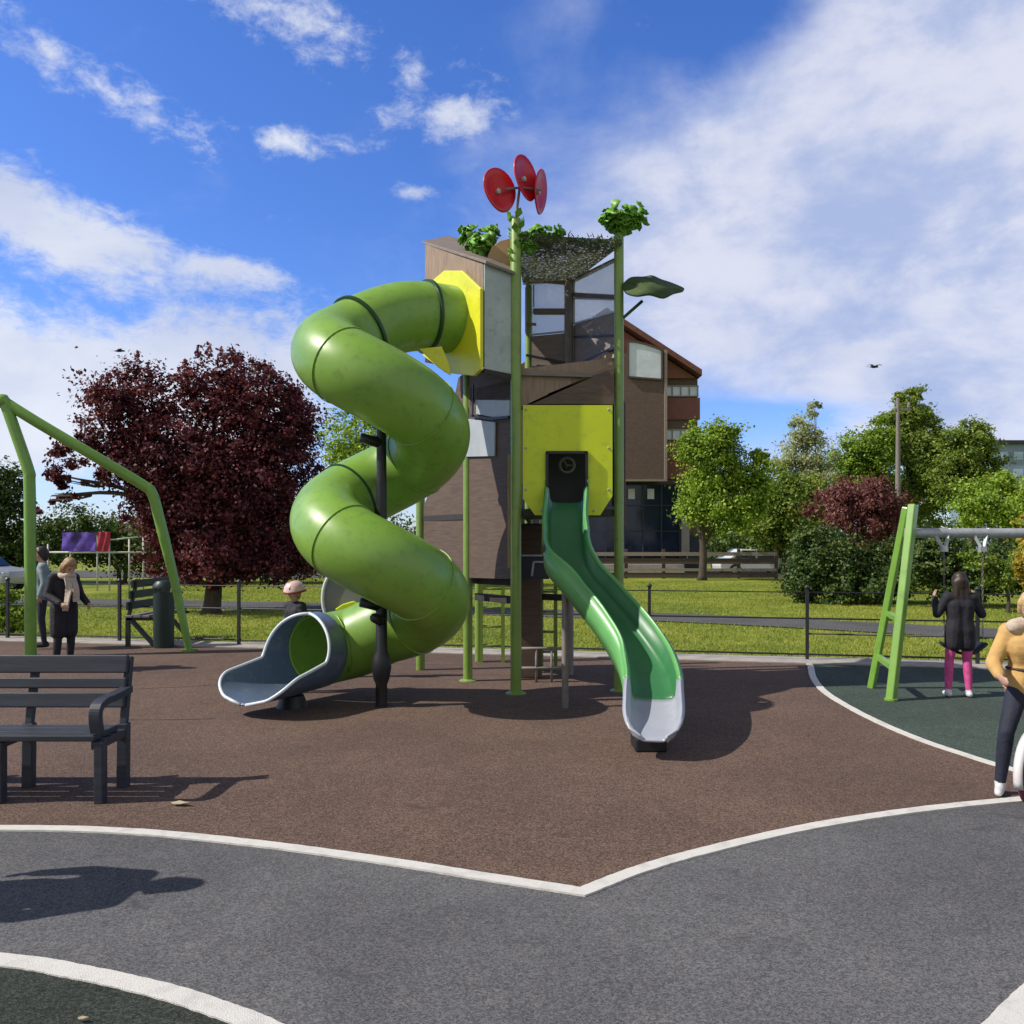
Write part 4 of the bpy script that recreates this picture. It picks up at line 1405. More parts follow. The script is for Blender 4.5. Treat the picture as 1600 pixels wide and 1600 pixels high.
    sk = side('skirt_board', [(729, 603), (744, 607), (800, 592), (800, 622), (745, 626), (729, 640)], 'brown_pale', 0.05)
    a = Vector((0, -0.04, 0))
    pw = MB()
    def sp(px, py, dy):
        t = (px - 800) / (731 - 800)
        ia, ic = 1 / 9.5, 1 / 10.26
        return W(px, py, 1 / (ia + (ic - ia) * t)) + Vector((-0.7, -0.7, 0)) * dy
    for poly in ([(745, 625), (799, 626), (799, 650), (772, 652), (745, 647)], [(728, 654), (776, 660), (775, 713), (728, 714)]):
        pw = MB(); pw.prism([sp(x_, y_, 0.03) for x_, y_ in poly], Vector((0.7, 0.7, 0)) * 0.024)
        pw.build('pale_panel', M['pale_panel'], T, bevel=0.003)
    dl = MB(); dl.bar(sp(740, 650, 0.045), sp(770, 655, 0.045), 0.02, 0.03); dl.bar(sp(770, 655, 0.045), sp(799, 652, 0.045), 0.02, 0.03); dl.bar(sp(745, 602, 0.06), sp(744, 652, 0.06), 0.016, 0.016); dl.build('panel_trim', M['black'], T)
    # dark gear under the left deck, ladder, column
    plate('under_panel', [(737, 870, 10.4), (796, 872, 9.9), (796, 915, 9.9), (737, 912, 10.4)], 0, 0.04, 'deck')
    plate('under_panel', [(812, 868), (858, 868), (858, 905), (812, 905)], 9.9, 0.04, 'navy')
    wl = MB(); wl.bar(W(812, 868, 9.86), W(852, 868, 9.86), 0.02, 0.02); wl.bar(W(834, 878, 9.86), W(831, 900, 9.86), 0.025, 0.025); wl.bar(W(834, 878, 9.86), W(852, 878, 9.86), 0.02, 0.02); wl.build('panel_pipe', M['galv'], T)
    ks = MB()
    ks.box(W(783, 876, 9.82), (0.035, 0.03, 0.035)); ks.box(W(783, 890, 9.82), (0.05, 0.03, 0.04)); ks.box(W(772, 868, 9.85), (0.02, 0.03, 0.09))
    ks.build('play_button', M['rail_white'], T)
    cm = MB(); cm.box(G(829, 10.6, 0.98), (0.29, 0.2, 1.96)); cm.build('climbing_column', M['brown'], T, bevel=0.02)
    for px0, px1, Yl in ((752, 786, 11.9), (846, 868, 11.2)):
        ld = MB()
        for px in (px0, px1):
            ld.bar(G(px, Yl, 0.0), G(px, Yl, 2.05), 0.05, 0.05)
        lo_ = ld.build('ladder', M['post'], T)
        for i in range(7):
            rg = MB(); z = 0.25 + i * 0.27
            rg.tube([G(px0, Yl, z), G(px1, Yl, z)], 0.018, 8)
            rg.build('rung', M['post'], lo_, smooth=True)
    cr = MB(); cr.bar(G(745, 10.6, 1.03), G(795, 10.0, 1.03), 0.07, 0.09); cr.bar(G(845, 10.6, 1.03), G(880, 10.4, 1.03), 0.07, 0.08); cr.build('cross_beam', M['deck'], T, bevel=0.005)
    rg = MB()
    for z in (0.18, 0.42):
        rg.tube([G(815, 10.2, z), G(880, 10.2, z)], 0.018, 8)
    for px in (838, 862):
        rg.tube([G(px, 10.2, 0.0), G(px, 10.2, 0.42)], 0.015, 8)
    rg.build('low_rail', M['grey_post'], T, smooth=True)

    # ---------------- spiral tube slide
    cxh, cyh = (596 - 800) / F * 8.67, 8.67
    Rh, rt = 0.535, 0.39
    z180, pitch = 3.73, 1.73
    def hel(th):
        z = z180 - pitch * (th - 180) / 360
        if th > 760:                                       # run out to the level exit
            z0 = z180 - pitch * (760 - 180) / 360
            u = (th - 760) / 95
            z = z0 - (pitch * 95 / 360) * (u - 0.5 * u * u) * 0.93
        return Vector((cxh + Rh * math.cos(R(th)), cyh + Rh * math.sin(R(th)), z)) - O
    ctrl = [W(720, 502, 9.86), W(690, 498, 9.72), W(640, 494, 9.5), W(590, 507, 9.28)]
    path = catmull(ctrl + [hel(140), hel(165)], 8)[:-9] + [hel(t) for t in np.arange(140, 816, 6)]
    ex = [hel(800), hel(812), Vector((-1.72, 9.27, 0.62)) - O, Vector((-1.95, 9.22, 0.565)) - O, Vector((-2.06, 9.10, 0.55)) - O, Vector((-2.11, 9.0, 0.545)) - O]
    path += catmull(ex, 6)[7:]
    # smooth the junction
    pth = [Vector(p) for p in path]
    for _ in range(6):
        q = pth[:]
        for i in range(1, min(60, len(pth) - 1)):
            q[i] = (pth[i - 1] + pth[i] * 2 + pth[i + 1]) / 4
        pth = q
    tb = MB()
    tb.tube(pth, rt, 40, caps=False)
    tube = tb.build('tube_slide', M['tube'], T, smooth=True)
    s_ = tube.modifiers.new('solid', 'SOLIDIFY'); s_.thickness = 0.02
    def ring(i, w, dr, m, nm):
        i = max(1, min(len(pth) - 2, i))
        t = (pth[i + 1] - pth[i - 1]).normalized()
        rb = MB()
        rb.tube([pth[i] - t * w, pth[i] - t * w * 0.8, pth[i] + t * w * 0.8, pth[i] + t * w], [rt + 0.002, rt + dr, rt + dr, rt + 0.002], 40, caps=False)
        rb.build(nm, M[m], tube, smooth=True, auto=30)
    def near(px, py):
        best = min(range(len(pth)), key=lambda i: (((pth[i] + O).x / (pth[i] + O).y * F + 800 - px) ** 2 + (HZ - ((pth[i] + O).z - CH) / (pth[i] + O).y * F - py) ** 2) + (0 if i < 40 else 1e9))
        return best
    ring(near(664, 492), 0.022, 0.03, 'tube_dark', 'collar_ring')
    ring(near(562, 525), 0.022, 0.03, 'tube_dark', 'collar_ring')
    n0 = len(catmull(ctrl + [hel(140), hel(165)], 8)[:-9])
    for th in (240, 330, 420, 600, 690, 780):
        ring(n0 + int((th - 140) / 6), 0.009, 0.011, 'tube', 'joint_ring')
    for th in (500,):
        ring(n0 + int((th - 140) / 6), 0.012, 0.016, 'tube_dark', 'collar_ring')
    # exit chute
    e0 = pth[-1]
    dirx = (pth[-1] - pth[-3]); dirx.z = 0; dirx.normalize()
    dirx = Vector((-0.47, -0.883, 0))
    lat = Vector((-dirx.y, dirx.x, 0))
    NS, NK = 44, 30
    vs, fs = [], []
    rimL, rimR = [], []
    for i in range(NS + 1):
        s = i / NS
        L = 1.06
        c = e0 + dirx * (s * L)
        flo = (e0.z - rt) * (1 - s) ** 2 + (0.14) * (1 - (1 - s) ** 2)
        rr_ = rt + 0.012 + 0.06 * s ** 2
        zc = flo + rr_
        if s < 0.1:
            half = 180
        else:
            u = min(1.0, (s - 0.1) / 0.26)
            half = 180 - 100 * (u * u * (3 - 2 * u)) - 22 * max(0.0, (s - 0.36) / 0.64)
        tipc = 1.0
        if s > 0.72:                                        # rounded lip
            u = (s - 0.72) / 0.28
            tipc = math.sqrt(max(0.0, 1 - u ** 2.4))
            half = max(4, half * (0.06 + 0.94 * tipc))
        flare = 1 + 0.25 * s
        for k in range(NK + 1):
            a = R(-half + 2 * half * k / NK)
            vs.append(Vector((c.x, c.y, 0)) + lat * (rr_ * flare * math.sin(a)) + Vector((0, 0, zc - rr_ * math.cos(a))))
        rimL.append(vs[-(NK + 1)]); rimR.append(vs[-1])
    for i in range(NS):
        for k in range(NK):
            a = i * (NK + 1) + k
            fs.append((a, a + NK + 1, a + NK + 2, a + 1))
    cb = MB(); cb.add(vs, fs)
    ch = cb.build('exit_chute', M['chute'], tube, smooth=True)
    s_ = ch.modifiers.new('solid', 'SOLIDIFY'); s_.thickness = 0.022; s_.offset = 0
    i0 = int(0.1 * NS)
    rim = rimL[i0 + 1:][::-1] + [(rimL[i0] + rimR[i0]) / 2] + rimR[i0 + 1:]
    rim = catmull(rim, 2)
    rbm = MB(); rbm.tube(rim, 0.017, 8)
    rbm.build('chute_rim', M['chute_rim'], tube, smooth=True)
    ft = MB()
    fc = e0 + dirx * 0.38
    ft.lathe([(0.17, 0), (0.15, 0.04), (0.12, 0.125)], Vector((fc.x, fc.y, 0)), 16)
    ft.build('chute_foot', M['black'], tube, smooth=True, auto=40)
    # dark central pole with clamps
    pl = MB()
    pc = Vector((cxh, cyh, 0)) - O
    pl.lathe([(0.062, 0), (0.06, 0.24), (0.085, 0.3), (0.105, 0.42), (0.09, 0.52), (0.06, 0.6), (0.056, 2.0), (0.05, 3.0)], pc, 18)
    pl.build('support_pole', M['black'], tube, smooth=True, auto=50)
    for z, th in ((2.75, 200), (1.05, 560), (0.9, 620)):
        ar = MB()
        ar.tube([pc + Vector((0, 0, z)), pc + Vector((0.22 * math.cos(R(th)), 0.22 * math.sin(R(th)), z + 0.05))], [0.06, 0.05], 10)
        ar.build('clamp_arm', M['black'], tube, smooth=True)

    # ---------------- open slide
    sp_ = [W(885, 786, 9.52), W(885, 800, 9.38), W(884, 845, 9.12), W(890, 890, 8.82), W(926, 935, 8.5), W(970, 988, 8.12), W(1004, 1040, 7.75), W(1019, 1082, 7.32), W(1021, 1122, 6.9), W(1021, 1158, 6.48)]
    c = catmull(sp_, 7)
    n = len(c)
    prof = [(-0.285, 0.20), (-0.262, 0.215), (-0.238, 0.19), (-0.225, 0.05), (-0.19, 0.008), (-0.1, -0.004), (0.1, -0.004), (0.19, 0.008), (0.225, 0.05), (0.238, 0.19), (0.262, 0.215), (0.285, 0.20)]
    prof = [(a * 0.86, h) for a, h in prof]
    frames = []
    for i, p in enumerate(c):
        t = (c[min(i + 1, n - 1)] - c[max(i - 1, 0)]).normalized()
        th_ = Vector((t.x, t.y, 0))
        if th_.length < 0.2:
            th_ = Vector((0, -1, 0))
        th_.normalize()
        la = Vector((-th_.y, th_.x, 0))
        up = la.cross(t)
        if up.z < 0:
            up = -up
        frames.append((p, la, up))
    cut = int(n * 0.80)
    def loft(name, i0, i1, m, parent, pf, lip=False):
        vs, fs = [], []
        K = len(pf)
        for i in range(i0, i1 + 1):
            p, la, up = frames[i]
            hs = 1.0
            ws = 1.0
            if lip:
                u = (i - i0) / (i1 - i0)
                hs = 1.0 - 0.82 * u ** 2.5
                if u > 0.6:
                    v_ = (u - 0.6) / 0.4
                    ws = 0.45 + 0.55 * math.sqrt(max(0, 1 - v_ ** 2.2))
            for (a, h) in pf:
                vs.append(p - la * a * ws + up * h * hs)
        for i in range(i1 - i0):
            for k in range(K - 1):
                a = i * K + k
                fs.append((a, a + 1, a + K + 1, a + K))
        b = MB(); b.add(vs, fs)
        o = b.build(name, M[m], parent, smooth=True, auto=55)
        s_ = o.modifiers.new('solid', 'SOLIDIFY'); s_.thickness = 0.02; s_.offset = 0
        return o
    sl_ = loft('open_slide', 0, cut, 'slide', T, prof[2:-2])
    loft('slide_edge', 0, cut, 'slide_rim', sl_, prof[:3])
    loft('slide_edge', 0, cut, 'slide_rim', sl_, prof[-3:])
    loft('slide_end', cut, n - 1, 'slide_metal', sl_, prof, True)
    # outer skirts of the slide's sides
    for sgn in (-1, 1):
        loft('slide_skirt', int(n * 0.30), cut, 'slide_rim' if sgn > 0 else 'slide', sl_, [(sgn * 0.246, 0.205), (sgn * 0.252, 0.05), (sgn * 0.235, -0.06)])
    ends = frames[n - 4][0]
    ft = MB(); ft.box(Vector((ends.x, ends.y + 0.25, 0.06)), (0.26, 0.3, 0.12)); ft.build('slide_foot', M['black'], sl_, bevel=0.02)
    lg = MB(); lg.lathe([(0.035, 0), (0.035, 1.28)], G(883, 8.62, 0), 10); lg.build('slide_leg', M['grey_post'], sl_, smooth=True, auto=40)
    lg = MB(); lg.lathe([(0.03, 0), (0.03, 0.42)], G(1004, 7.85, 0), 10); lg.build('slide_leg', M['slide'], sl_, smooth=True, auto=40)
    bk = MB(); bk.prism([W(930, 955, 8.35), W(952, 962, 8.25), W(956, 1000, 8.2), W(934, 992, 8.3)], (0.02, 0.03, 0)); bk.build('slide_bracket', M['slide_rim'], sl_, bevel=0.004)
    for sgn in (-1, 1):
        hd = MB(); p, la, up = frames[2]
        a0 = p + la * 0.235 * sgn
        hd.tube([a0 + Vector((0, -0.02, 0.1)), a0 + Vector((0, -0.05, 0.28)), a0 + Vector((0, 0.06, 0.32))], 0.014, 8)
        hd.build('slide_handle', M['slide_rim'], sl_, smooth=True)
    return T


play_tower()

# small rounded panel toy behind the tube slide exit
tp = empty('activity_board', gp(552, 1060), label='grey rounded play panel with a lime leaf standing behind the tube slide exit', cat='play panel')
ob = tp.location
Yt = ob.y
pts = []
cxp, cyp = 540, 935
for i in range(26):
    a = 2 * math.pi * i / 26
    pts.append(at(cxp + 34 * math.cos(a) * (1.0 if math.cos(a) > 0 else 1.05), cyp - 52 * math.sin(a), Yt) - ob)
b = MB(); b.prism(pts, (0, 0.05, 0)); po = b.build('board', mat('mid_grey_board', (0.2, 0.21, 0.21), 0.5), tp, bevel=0.006)
b = MB(); b.tube([p + Vector((0, -0.01, 0)) for p in pts], 0.022, 8, closed=True); b.build('rim', M['chute_rim'], po, smooth=True)
b = MB(); b.bar(at(552, 975, Yt + 0.08) - ob, Vector((0, 0.08, 0)), 0.1, 0.08); b.build('leg', M['black'], tp, bevel=0.01)
lp_ = [(523, 952), (535, 944), (552, 939), (565, 947), (572, 960), (566, 975), (552, 974), (538, 964)]
b = MB(); b.prism([at(x_, y_, Yt - 0.1) - ob for x_, y_ in lp_], (0, 0.06, 0)); b.build('leaf', M['lime'], tp, bevel=0.012)

# ------------------------------------------------------------------ curved swing frame on the left
def curved_frame():
    base = gp(48, 1026)
    root = empty('bent_beam_swing', base, label='tall pale green bent-beam swing frame rising behind the dark bench', cat='swing frame')
    Y = base.y
    p2 = gp(296, 1018)
    def rel(v):
        return v - base
    ap = at(4, 626, Y)
    b = MB()
    pa = catmull([base, at(47, 830, Y), at(46, 752, Y), at(43, 730, Y), ap + Vector((0.05, 0, -0.06))], 6)
    b.tube([rel(q) for q in pa], 0.082, 16)
    b.build('leg', M['swing_green'], root, smooth=True, auto=50)
    b = MB()
    Yb = p2.y
    k = (Yb - Y)
    pb = catmull([ap, at(60, 661, Y + 0.12 * k), at(150, 714, Y + 0.4 * k), at(222, 757, Y + 0.72 * k), at(238, 772, Y + 0.78 * k), at(250, 815, Y + 0.85 * k), at(272, 905, Y + 0.95 * k), p2], 8)
    nn = len(pb)
    b.tube([rel(q) for q in pb], [0.082 - 0.032 * min(1, max(0, (i / nn - 0.75) / 0.25)) for i in range(nn)], 16)
    b.build('beam', M['swing_green'], root, smooth=True, auto=50)
    b = MB()
    pc = catmull([ap + Vector((0.02, 0, 0)), at(-60, 655, Y), at(-200, 760, Y - 0.4), at(-235, 900, Y - 0.6), gp(-250, 1042)], 8)
    b.tube([rel(q) for q in pc], 0.078, 16)
    b.build('beam', M['swing_green'], root, smooth=True, auto=50)
    b = MB()
    b.lathe([(0.11, 0), (0.1, 0.1), (0.06, 0.16)], rel(ap) + Vector((0, 0, -0.07)), 14)
    b.build('apex_cap', M['swing_green'], root, smooth=True)
    for q in (base, p2):
        b = MB(); b.lathe([(0.13, 0.008), (0.13, 0.03), (0.085, 0.035)], rel(q), 16); b.build('foot_plate', M['swing_green'], root)


curved_frame()

# ------------------------------------------------------------------ A-frame swing on the right
def a_swing():
    base = gp(1392, 1096)
    root = empty('swing', base, label='green A-frame swing with galvanised beam and hanging chains beside the curved white line', cat='swing')
    top = at(1427, 789, 9.35)
    rear = gp(1361, 1076)
    def rel(v):
        return v - base
    Xend = 7.4
    dx = Xend - top.x
    for ox in (0.0, dx):
        off = Vector((ox, 0, 0))
        b = MB(); b.bar(rel(base + off), rel(top + off), 0.085, 0.11); b.build('leg', M['swing_green'], root, bevel=0.012)
        b = MB(); b.bar(rel(rear + off), rel(top + off + Vector((-0.03, 0.1, -0.02))), 0.075, 0.075); b.build('leg', M['swing_green'], root, bevel=0.012)
        for t, hh in ((0.16, 0.07), (0.40, 0.06)):
            b = MB(); b.bar(rel(base.lerp(top, t) + off), rel(rear.lerp(top, t + 0.02) + off), 0.05, hh); b.build('brace', M['swing_green'], root, bevel=0.006)
        b = MB(); b.lathe([(0.07, 0), (0.07, 0.02), (0.03, 0.03)], rel(base + off) + Vector((0, 0, 0.012)), 12); b.build('foot', M['swing_green'], root)
    zb = at(0, 833, 9.4).z
    b = MB(); b.tube([rel(Vector((top.x - 0.06, 9.42, zb))), rel(Vector((Xend + 0.06, 9.42, zb)))], 0.055, 14); b.build('beam', M['galv'], root, smooth=True, auto=40)
    for px in (1470, 1530, 1660, 1720):
        x = (px - 800) / F * 9.42
        c0 = rel(Vector((x, 9.42, zb)))
        h = MB()
        h.bar(c0 + Vector((-0.1, -0.01, 0.05)), c0 + Vector((-0.015, -0.07, -0.17)), 0.03, 0.03)
        h.bar(c0 + Vector((0.1, -0.01, 0.05)), c0 + Vector((0.015, -0.07, -0.17)), 0.03, 0.03)
        h.box(c0 + Vector((0, -0.07, -0.18)), (0.07, 0.05, 0.06))
        h.build('hanger', M['galv'], root)
        cn = MB()
        L = zb - 0.62
        n = int((L - 0.2) / 0.036)
        for i in range(n):
            cc = c0 + Vector((0, -0.07, -0.2 - i * 0.036))
            pr = []
            for k in range(10):
                a = 2 * math.pi * k / 10
                u, v = 0.009 * math.cos(a), 0.022 * math.sin(a)
                pr.append(cc + (Vector((u, 0, v)) if i % 2 == 0 else Vector((0, u, v))))
            cn.tube(pr, 0.0032, 5, closed=True)
        cn.build('chain', M['grey_post'], root, smooth=True)
    for pa, pb in ((1470, 1530), (1660, 1720)):
        xa, xb = (pa - 800) / F * 9.42, (pb - 800) / F * 9.42
        vs, fs = [], []
        N = 14
        for i in range(N + 1):
            u = i / N
            x = xa + (xb - xa) * u
            z = 0.60 - 0.12 * math.sin(math.pi * u)
            for y in (-0.09, 0.09):
                vs.append(rel(Vector((x, 9.35 + y, z))))
        for i in range(N):
            fs.append((2 * i, 2 * i + 2, 2 * i + 3, 2 * i + 1))
        sb = MB(); sb.add(vs, fs)
        so_ = sb.build('swing_seat', M['black'], root, smooth=True)
        m_ = so_.modifiers.new('solid', 'SOLIDIFY'); m_.thickness = 0.025


a_swing()

# ------------------------------------------------------------------ benches and bin
def slat_bench():
    xr, L = -2.655, 1.95
    root = empty('slatted_bench', (xr - L / 2, 5.62, 0), label='dark blue-black slatted bench with armrest at the left beside the grey path', cat='bench')
    x0, x1 = -L / 2, L / 2
    # seat slats
    for y in (-0.165, -0.05, 0.065):
        b = MB(); b.box((-0.03, y, 0.435), (L - 0.06, 0.1, 0.042)); b.build('seat_slat', M['bench'], root, bevel=0.008)
    tilt = Matrix.Rotation(R(-10), 3, 'X')
    for (z, h) in ((0.61, 0.105), (0.725, 0.075), (0.855, 0.125)):
        y = 0.17 + (z - 0.45) * 0.18
        b = MB(); b.box((-0.02, y, z), (L - 0.06, 0.04, h), tilt); b.build('back_slat', M['bench'], root, bevel=0.008)
    for x in (x1 - 0.06, x1 - 0.72, x0 + 0.06):
        b = MB(); b.bar((x + 0.02, -0.17, 0.0), (x + 0.02, -0.17, 0.41), 0.075, 0.06); b.build('leg', M['bench'], root, bevel=0.008)
        b = MB(); b.bar((x, 0.19, 0.0), (x, 0.2, 0.45), 0.075, 0.06); b.bar((x, 0.2, 0.44), (x - 0.01, 0.31, 0.9), 0.05, 0.05); b.build('rear_leg', M['bench'], root, bevel=0.008)
        b = MB(); b.bar((x, -0.2, 0.385), (x, 0.19, 0.385), 0.06, 0.055); b.build('bearer', M['bench'], root, bevel=0.006)
    for x in (x1 - 0.05, x0 + 0.05):
        b = MB()
        pa = catmull([(x, 0.24, 0.68), (x, 0.05, 0.665), (x, -0.12, 0.66), (x, -0.2, 0.63), (x, -0.215, 0.56), (x, -0.19, 0.47)], 5)
        q = []
        for i, p in enumerate(pa):
            t = (Vector(pa[min(i + 1, len(pa) - 1)]) - Vector(pa[max(i - 1, 0)])).normalized()
            q.append((p, Vector((0, -t.z, t.y)) * 0.024))
        b.prism([p + n for p, n in q] + [p - n for p, n in reversed(q)], (0.075, 0, 0))
        b.build('armrest', M['bench'], root, bevel=0.006, loc=(-0.0375, 0, 0))


slat_bench()


def side_bench():
    p = gp(214, 1011)
    root = empty('park_bench', p, R(0), label='dark park bench seen end-on beside the dark bin behind the railing', cat='bench')
    for y in (0.05, 1.45):
        b = MB(); b.bar((-0.17, y, 0), (-0.17, y, 0.47), 0.06, 0.07); b.build('leg', M['bin'], root, bevel=0.006)
        b = MB(); b.bar((-0.17, y, 0.5), (0.27, y, 0.02), 0.06, 0.07); b.build('leg', M['bin'], root, bevel=0.006)
        b = MB(); b.bar((-0.2, y, 0.46), (0.3, y, 0.46), 0.06, 0.05); b.bar((-0.17, y, 0.45), (-0.02, y, 1.12), 0.06, 0.05); b.build('side_frame', M['bin'], root, bevel=0.006)
    for x in (-0.12, 0.02, 0.16):
        b = MB(); b.box((x, 0.75, 0.505), (0.12, 1.6, 0.035)); b.build('seat_slat', M['grey_post'], root, bevel=0.005)
    for z in (0.68, 0.86, 1.04):
        b = MB(); b.box((-0.145 + (z - 0.45) * 0.224 - 0.05, 0.75, z), (0.035, 1.6, 0.13)); b.build('back_slat', M['bench'], root, bevel=0.005)
    p = gp(256, 1012)
    root = empty('litter_bin', p, label='tall dark green litter bin beside the end-on bench', cat='bin')
    b = MB(); b.lathe([(0.155, 0), (0.16, 0.05), (0.165, 0.86), (0.165, 0.9)], (0, 0, 0), 20); b.build('body', M['bin'], root, smooth=True, auto=40)
    b = MB(); b.lathe([(0.175, 0.98), (0.175, 1.02), (0.12, 1.09), (0.02, 1.11)], (0, 0, 0), 20); b.build('lid', M['bin'], root, smooth=True, auto=40)
    b = MB()
    for a in range(4):
        b.bar((0.15 * math.cos(a * 1.571 + 0.78), 0.15 * math.sin(a * 1.571 + 0.78), 0.88), (0.15 * math.cos(a * 1.571 + 0.78), 0.15 * math.sin(a * 1.571 + 0.78), 1.0), 0.03, 0.03)
    b.build('lid_post', M['bin'], root)


side_bench()

# ------------------------------------------------------------------ people
def cone_pts(a, b, ra, rb, n=12):
    """closed rounded cone between a and b"""
    a, b = Vector(a), Vector(b)
    d = b - a
    if d.length < 1e-5:
        d = Vector((0, 0, 1e-4))
    q = d.to_track_quat('Z', 'Y').to_matrix()
    prof = []
    for i in range(5):
        t = -math.pi / 2 + (math.pi / 2) * i / 4
        prof.append((ra * math.cos(t), ra * math.sin(t)))
    for i in range(5):
        t = (math.pi / 2) * i / 4
        prof.append((rb * math.cos(t), d.length + rb * math.sin(t)))
    vs, fs = [], []
    for (r, h) in prof:
        for k in range(n):
            an = 2 * math.pi * k / n
            vs.append(a + q @ Vector((max(r, 1e-4) * math.cos(an), max(r, 1e-4) * math.sin(an), h)))
    for i in range(len(prof) - 1):
        for k in range(n):
            k2 = (k + 1) % n
            fs.append((i * n + k, i * n + k2, (i + 1) * n + k2, (i + 1) * n + k))
    fs.append(tuple(range(n - 1, -1, -1)))
    fs.append(tuple((len(prof) - 1) * n + k for k in range(n)))
    return vs, fs


def blob_mesh(name, prims, mats, parent, voxel, smooth=4):
    """prims: (a, b, ra, rb, material index[, squash]) merged into one continuous surface"""
    B = MB()
    for pr in prims:
        vs, fs = cone_pts(pr[0], pr[1], pr[2], pr[3])
        B.add(vs, fs)
    me = bpy.data.meshes.new(name)
    me.from_pydata(B.v, [], B.f)
    o = bpy.data.objects.new(name, me)
    COL.objects.link(o)
    rm = o.modifiers.new('r', 'REMESH')
    rm.mode = 'VOXEL'
    rm.voxel_size = voxel
    sm = o.modifiers.new('s', 'SMOOTH')
    sm.factor = 0.5
    sm.iterations = smooth
    dg = bpy.context.evaluated_depsgraph_get()
    ev = o.evaluated_get(dg)
    nm = bpy.data.meshes.new_from_object(ev)
    o.modifiers.clear()
    o.data = nm
    bpy.data.meshes.remove(me)
    nm.materials.clear()
    for m in mats:
        nm.materials.append(m)
    nf = len(nm.polygons)
    if len(mats) > 1:
        c = np.zeros(nf * 3)
        nm.polygons.foreach_get('center', c)
        c = c.reshape(-1, 3)
        best = np.full(nf, 1e9)
        idx = np.zeros(nf, dtype=np.int32)
        for pr in prims:
            a, b = np.array(pr[0]), np.array(pr[1])
            d = b - a
            L2 = max(1e-9, d @ d)
            t = np.clip(((c - a) @ d) / L2, 0, 1)
            dist = np.linalg.norm(c - (a + t[:, None] * d), axis=1) - (pr[2] + (pr[3] - pr[2]) * t)
            k = dist < best
            best[k] = dist[k]
            idx[k] = pr[4]
        nm.polygons.foreach_set('material_index', idx)
    nm.polygons.foreach_set('use_smooth', [True] * nf)
    nm.update()
    o.parent = parent
    return o


SKIN = mat('skin', (0.46, 0.27, 0.2), 0.5, 0.08, 6)
EYE = mat('eye_dark', (0.03, 0.02, 0.02), 0.3)
LIP = mat('lip', (0.36, 0.12, 0.11), 0.45)


